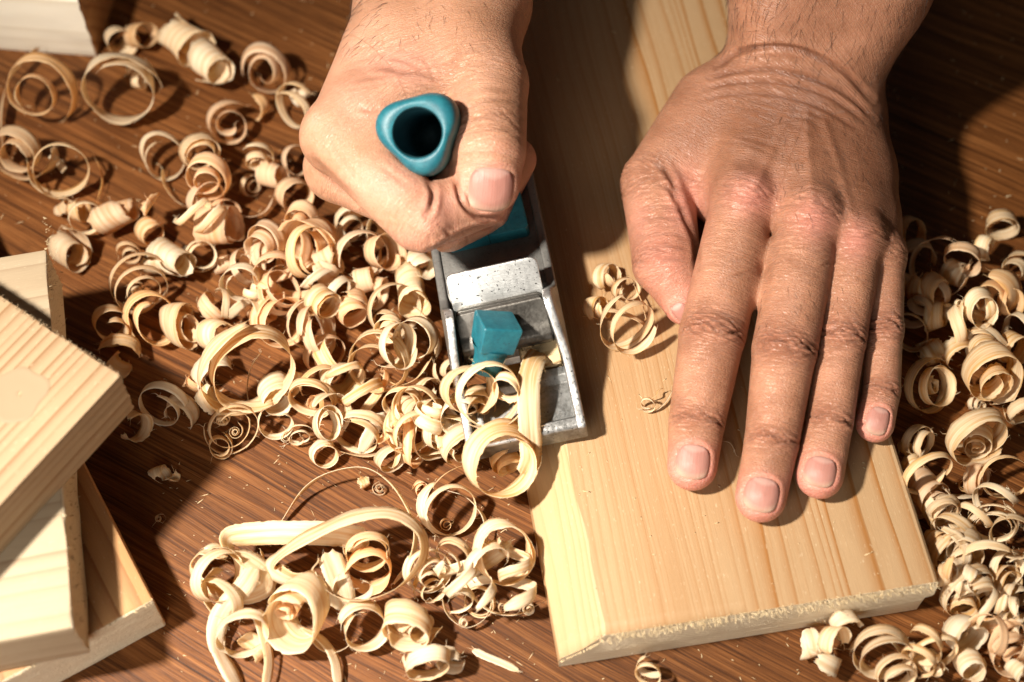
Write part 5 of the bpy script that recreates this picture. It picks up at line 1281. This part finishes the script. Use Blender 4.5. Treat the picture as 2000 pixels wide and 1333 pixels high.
STRIPS = [
 ([(551, 1016, .2, 10), (590, 960, .5, 10), (640, 925, .9, 14), (710, 914, 1.1, 20), (764, 944, 1.0, 25), (800, 1000, .8, 25), (812, 1050, .5, 20), (800, 1100, .3, 15), (770, 1140, .2, 10)], 18, 'c', 'big thin arc rising over the front heap', .05),
 ([(605, 1128, .7, 10), (570, 1132, .7, 25), (533, 1110, .8, 45), (545, 1086, 1.1, 52), (600, 1050, 1.6, 58), (691, 1010, 2.0, 60), (770, 1004, 2.1, 55), (822, 1042, 1.9, 35), (824, 1096, 1.6, 10), (780, 1146, 1.2, -15), (710, 1172, 1.0, -25), (645, 1160, 1.0, -10), (612, 1120, 1.1, 15), (622, 1094, 1.3, 30)], 42, 'p', 'longest looping ribbon sweeping round the front heap', .04),
 ([(720, 1056, .9, 50), (660, 1044, 1.1, 52), (575, 1040, 1.3, 52), (500, 1042, 1.3, 48), (448, 1050, 1.2, 30), (448, 1076, 1.15, 30), (480, 1092, 1.0, 60), (515, 1118, .8, 55), (516, 1148, .6, 30), (466, 1164, .45, 20), (404, 1148, .4, 15), (374, 1108, .6, 20), (396, 1078, .9, 35), (440, 1090, 1.0, 45)], 48, 'c', 'wide ribbon folded back at the left of the front heap', .05),
 ([(500, 1110, 1.1, 60), (476, 1146, 1.0, 62), (440, 1186, .7, 62), (424, 1226, .5, 58), (426, 1266, .4, 50), (446, 1306, .4, 45), (470, 1350, .3, 40)], 40, 'c', 'white ribbon trailing off the near edge at the lower left', .05),
 ([(470, 1192, .8, 40), (500, 1206, .8, 40), (516, 1244, .7, 40), (526, 1292, .5, 40), (518, 1350, .4, 35)], 26, 'c', 'narrow ribbon falling to the near edge beside the trailing one', .05),
 ([(640, 1080, 1.2, 70), (652, 1110, 1.1, 75), (664, 1150, .9, 75), (672, 1190, .5, 65)], 52, 'c', 'broad flat strip standing inside the longest ribbon', .05),
 ([(590, 1228, .5, 40), (628, 1250, .5, 45), (654, 1290, .4, 50), (662, 1345, .2, 50)], 26, 'c', 'ribbon running from the bell to the near edge', .05),
 ([(606, 1246, .25, 30), (640, 1272, .25, 30), (672, 1268, .25, 25), (696, 1244, .3, 20)], 28, 'c', 'short ribbon lying under the smooth open ring', .05),
 ([(832, 990, .3, 15), (836, 964, .5, 15), (862, 932, .6, 20), (892, 914, .6, 20), (924, 908, .5, 20)], 15, 'p', 'ribbon end reaching up to the plane nose', .06),
 ([(872, 958, .4, 20), (912, 972, .5, 25), (944, 1008, .5, 25), (950, 1046, .4, 20), (940, 1080, .3, 20)], 20, 'c', 'arc of ribbon right of the clean ring', .06),
 ([(906, 1132, .5, 20), (928, 1170, .5, 25), (964, 1196, .5, 30), (1012, 1200, .45, 30), (1058, 1178, .4, 20)], 17, 'c', 'white arc sweeping to the board edge', .05),
 ([(862, 1164, .3, 15), (876, 1202, .3, 20), (910, 1226, .3, 20), (944, 1212, .3, 15), (962, 1176, .3, 15)], 16, 'c', 'near arc hooked below the wire hoop', .06),
 ([(1000, 1060, .9, 45), (968, 1086, .9, 50), (930, 1110, .8, 45), (890, 1140, .5, 35)], 32, 'c', 'slanting ribbon through the bright double ring', .06),
 ([(922, 1270, .03, 80), (950, 1284, .06, 75), (980, 1296, .05, 80), (1014, 1312, .03, 80)], 15, 'c', 'flat sliver lying near the bottom edge beside the board', .10),
 ([(318, 330, .3, 15), (322, 362, .3, 15), (348, 396, .25, 20), (384, 410, .2, 20), (404, 412, .2, 20)], 16, 'c', 'long arc hanging below the pale hoop of the middle cluster', .08),
 ([(448, 406, .4, 25), (484, 424, .4, 30), (516, 414, .4, 30), (534, 386, .4, 20)], 24, 'o', 'peach arc right of the shiny barrel', .05),
 ([(6, 300, .3, 20), (2, 220, .5, 25), (16, 160, .6, 30), (46, 120, .6, 25), (74, 96, .5, 15)], 26, 't', 'long tail of ribbon rising at the left picture edge', .05),
 ([(184, 306, .2, 10), (198, 336, .3, 10), (200, 362, .3, 10), (192, 388, .2, 10)], 8, 't', 'thin dark thread right of the wide yellow hoop', .1),
 ([(488, 800, .1, 10), (482, 760, .4, 10), (490, 718, .8, 15), (510, 688, 1.0, 15)], 14, 'p', 'thin arc inside the biggest ring', .05),
 ([(752, 810, .5, 50), (730, 836, .5, 55), (704, 884, .2, 50)], 30, 'c', 'leaning pale ribbon across the hoop', .06),
 ([(766, 806, .7, 50), (768, 840, .6, 50), (784, 886, .3, 45)], 28, 'c', 'leaning pale ribbon next to the ribbon ball', .06),
 ([(640, 868, .3, 30), (672, 884, .3, 30), (720, 890, .3, 35), (762, 878, .3, 35)], 24, 'p', 'strip lying along the lower edge of the pile', .06),
 ([(802, 900, .3, 40), (840, 886, .5, 40), (880, 880, .5, 35), (900, 868, .4, 30)], 26, 'c', 'frayed strip pointing at the plane nose', .10),
 ([(856, 812, 1.5, 50), (890, 816, 1.6, 55), (924, 830, 1.5, 55), (944, 838, 1.4, 50)], 18, 'c', 'frayed white strip between ribbon ball and large clean ring', .14),
 ([(744, 730, .4, 30), (778, 752, .6, 30), (812, 740, .8, 30), (838, 706, 1.0, 30)], 26, 'c', 'bright ribbon under the flower like cluster', .05),
 ([(796, 590, .5, 30), (836, 622, .6, 30), (858, 660, .6, 30), (852, 694, .5, 30)], 22, 'p', 'ribbon curving round beside the plane cheek', .05),
 ([(1240, 560, HB+.3, 20), (1254, 590, HB+.35, 20), (1262, 624, HB+.35, 20)], 10, 'p', 'small strand beside the thumb on the board', .08),
 ([(1172, 606, HB+.3, 60), (1204, 608, HB+.4, 60), (1240, 622, HB+.4, 60), (1264, 638, HB+.3, 50)], 15, 'p', 'strand crossing the ring on the board', .07),
 ([(1254, 800, HB+.06, 30), (1280, 802, HB+.1, 30), (1300, 786, HB+.15, 30), (1312, 766, HB+.15, 30)], 7, 'p', 'thread ending under the forefinger', .1),
 ([(1268, 782, HB+.15, 20), (1282, 772, HB+.3, 30), (1284, 764, HB+.3, 40), (1292, 760, HB+.3, 20)], 4, 'p', 'crimped wisp above the hooked thread on the board', .15),
 ([(1412, 862, HB+.04, 20), (1426, 866, HB+.1, 20), (1436, 882, HB+.04, 20)], 3, 'p', 'hair fine thread between forefinger and middle finger', .1),
 ([(1804, 1088, .9, 60), (1812, 1110, .7, 60), (1824, 1124, .6, 60)], 16, 'o', 'splinter lifting off the right edge of the board', .12),
 ([(1850, 970, .1, 60), (1876, 972, .15, 60), (1904, 970, .1, 60)], 14, 'c', 'frayed strip right of the fat peach roll', .14),
 ([(1880, 1030, .9, 40), (1906, 1008, 1.2, 45), (1930, 994, 1.3, 45)], 18, 'c', 'ribbon stretched from the angular loop to the ball of string', .08),
 ([(1660, 1270, .4, 40), (1690, 1240, .5, 40), (1730, 1244, .6, 40), (1762, 1280, .6, 40), (1780, 1330, .4, 30)], 20, 'p', 'outer ribbon arching over the tangle', .08),
]
for pts, wd, tone, label, rag in STRIPS: strip(pts, wd, tone, label, n=14 if len(pts) > 5 else 10, rag=rag)

# the shaving just being cut: out of the mouth, over the nose, rolled up at the end
q = [(1058, 690, 2.6, 86), (1044, 704, 3.0, 86), (1034, 736, 3.1, 86), (1032, 780, 3.05, 86), (1034, 830, 2.7, 84), (1037, 872, 2.3, 78), (1036, 900, 2.0, 55), (1024, 926, 1.7, 30)]
main_ = strip(q, 44, 'p', 'fresh broad shaving coming out of the plane mouth and rolling over its nose', n=16, rag=.06)
end_ = coil(980, 898, 62, 52, 1.15, .97, -62, 40, 4, 'p', 1.25, 'rolled end', sq=.97)
for k_ in ('category', 'group', 'label'): del end_[k_]
end_.name = 'rolled_end'; end_.parent = main_; end_.location = end_.location-main_.location
# torn fibres standing in the mouth of the plane
rng3 = random.Random(8)
V, F = [], []
bm = bmesh.new(); bm_box(bm, -1.42, -.28, 2.14, 2.80, .12, .62, .04, 2)
bmesh.ops.subdivide_edges(bm, edges=bm.edges[:], cuts=4, use_grid_fill=True)
for v in bm.verts: v.co.z += rng3.uniform(-.05, .05)+(.10 if v.co.y > 2.5 else 0); v.co.y += rng3.uniform(-.05, .05)
ch_ = from_bm('wood_chip', bm, M_TIP, PLM, None, 30)
tag(ch_, 'torn wood chips packed in the mouth of the plane', 'wood chip')
fibres('torn_fibres', [tp(rng3.uniform(-1.4, -.4), rng3.uniform(2.6, 2.85), .68) for _ in range(60)], [TZ*.6+TY*.3]*60, .18, .02, M_TIP, ch_, rng3, spread=.8)
# crumbs and dust that nobody could count
V, F = [], []; rc = random.Random(21)
for k in range(1500):
    x, y = rc.uniform(-20, 2000), rc.uniform(0, 1340)
    p = px(x, y, .005); lx = (p-P1)@U; ly = (p-P1)@Vv
    if -.2 < lx < WW+.3 and ly > -.1: 
        if rc.random() < .75 or lx < 1.2 or lx > WW: continue
        p = px(x, y, HB+.004)
    if x < 320 and y > 480: continue
    L = rc.choice([.03, .04, .05, .05, .08, .16]); a = rc.uniform(0, 6.28); wd = rc.uniform(.008, .018); d = np.array([math.cos(a), math.sin(a), 0]); s = np.array([-d[1], d[0], 0]); b = len(V)
    V += [p-d*L+s*wd, p-d*L-s*wd, p+d*L, p+np.array([0, 0, wd*1.2])]
    F += [(b, b+1, b+3), (b+1, b+2, b+3), (b+2, b, b+3), (b, b+2, b+1)]
cr_ = mesh_obj('sawdust', V, np.array(F), M_TIP, smooth=False)
tag(cr_, 'fine pale sawdust and crumbs scattered over table and board', kind='stuff')
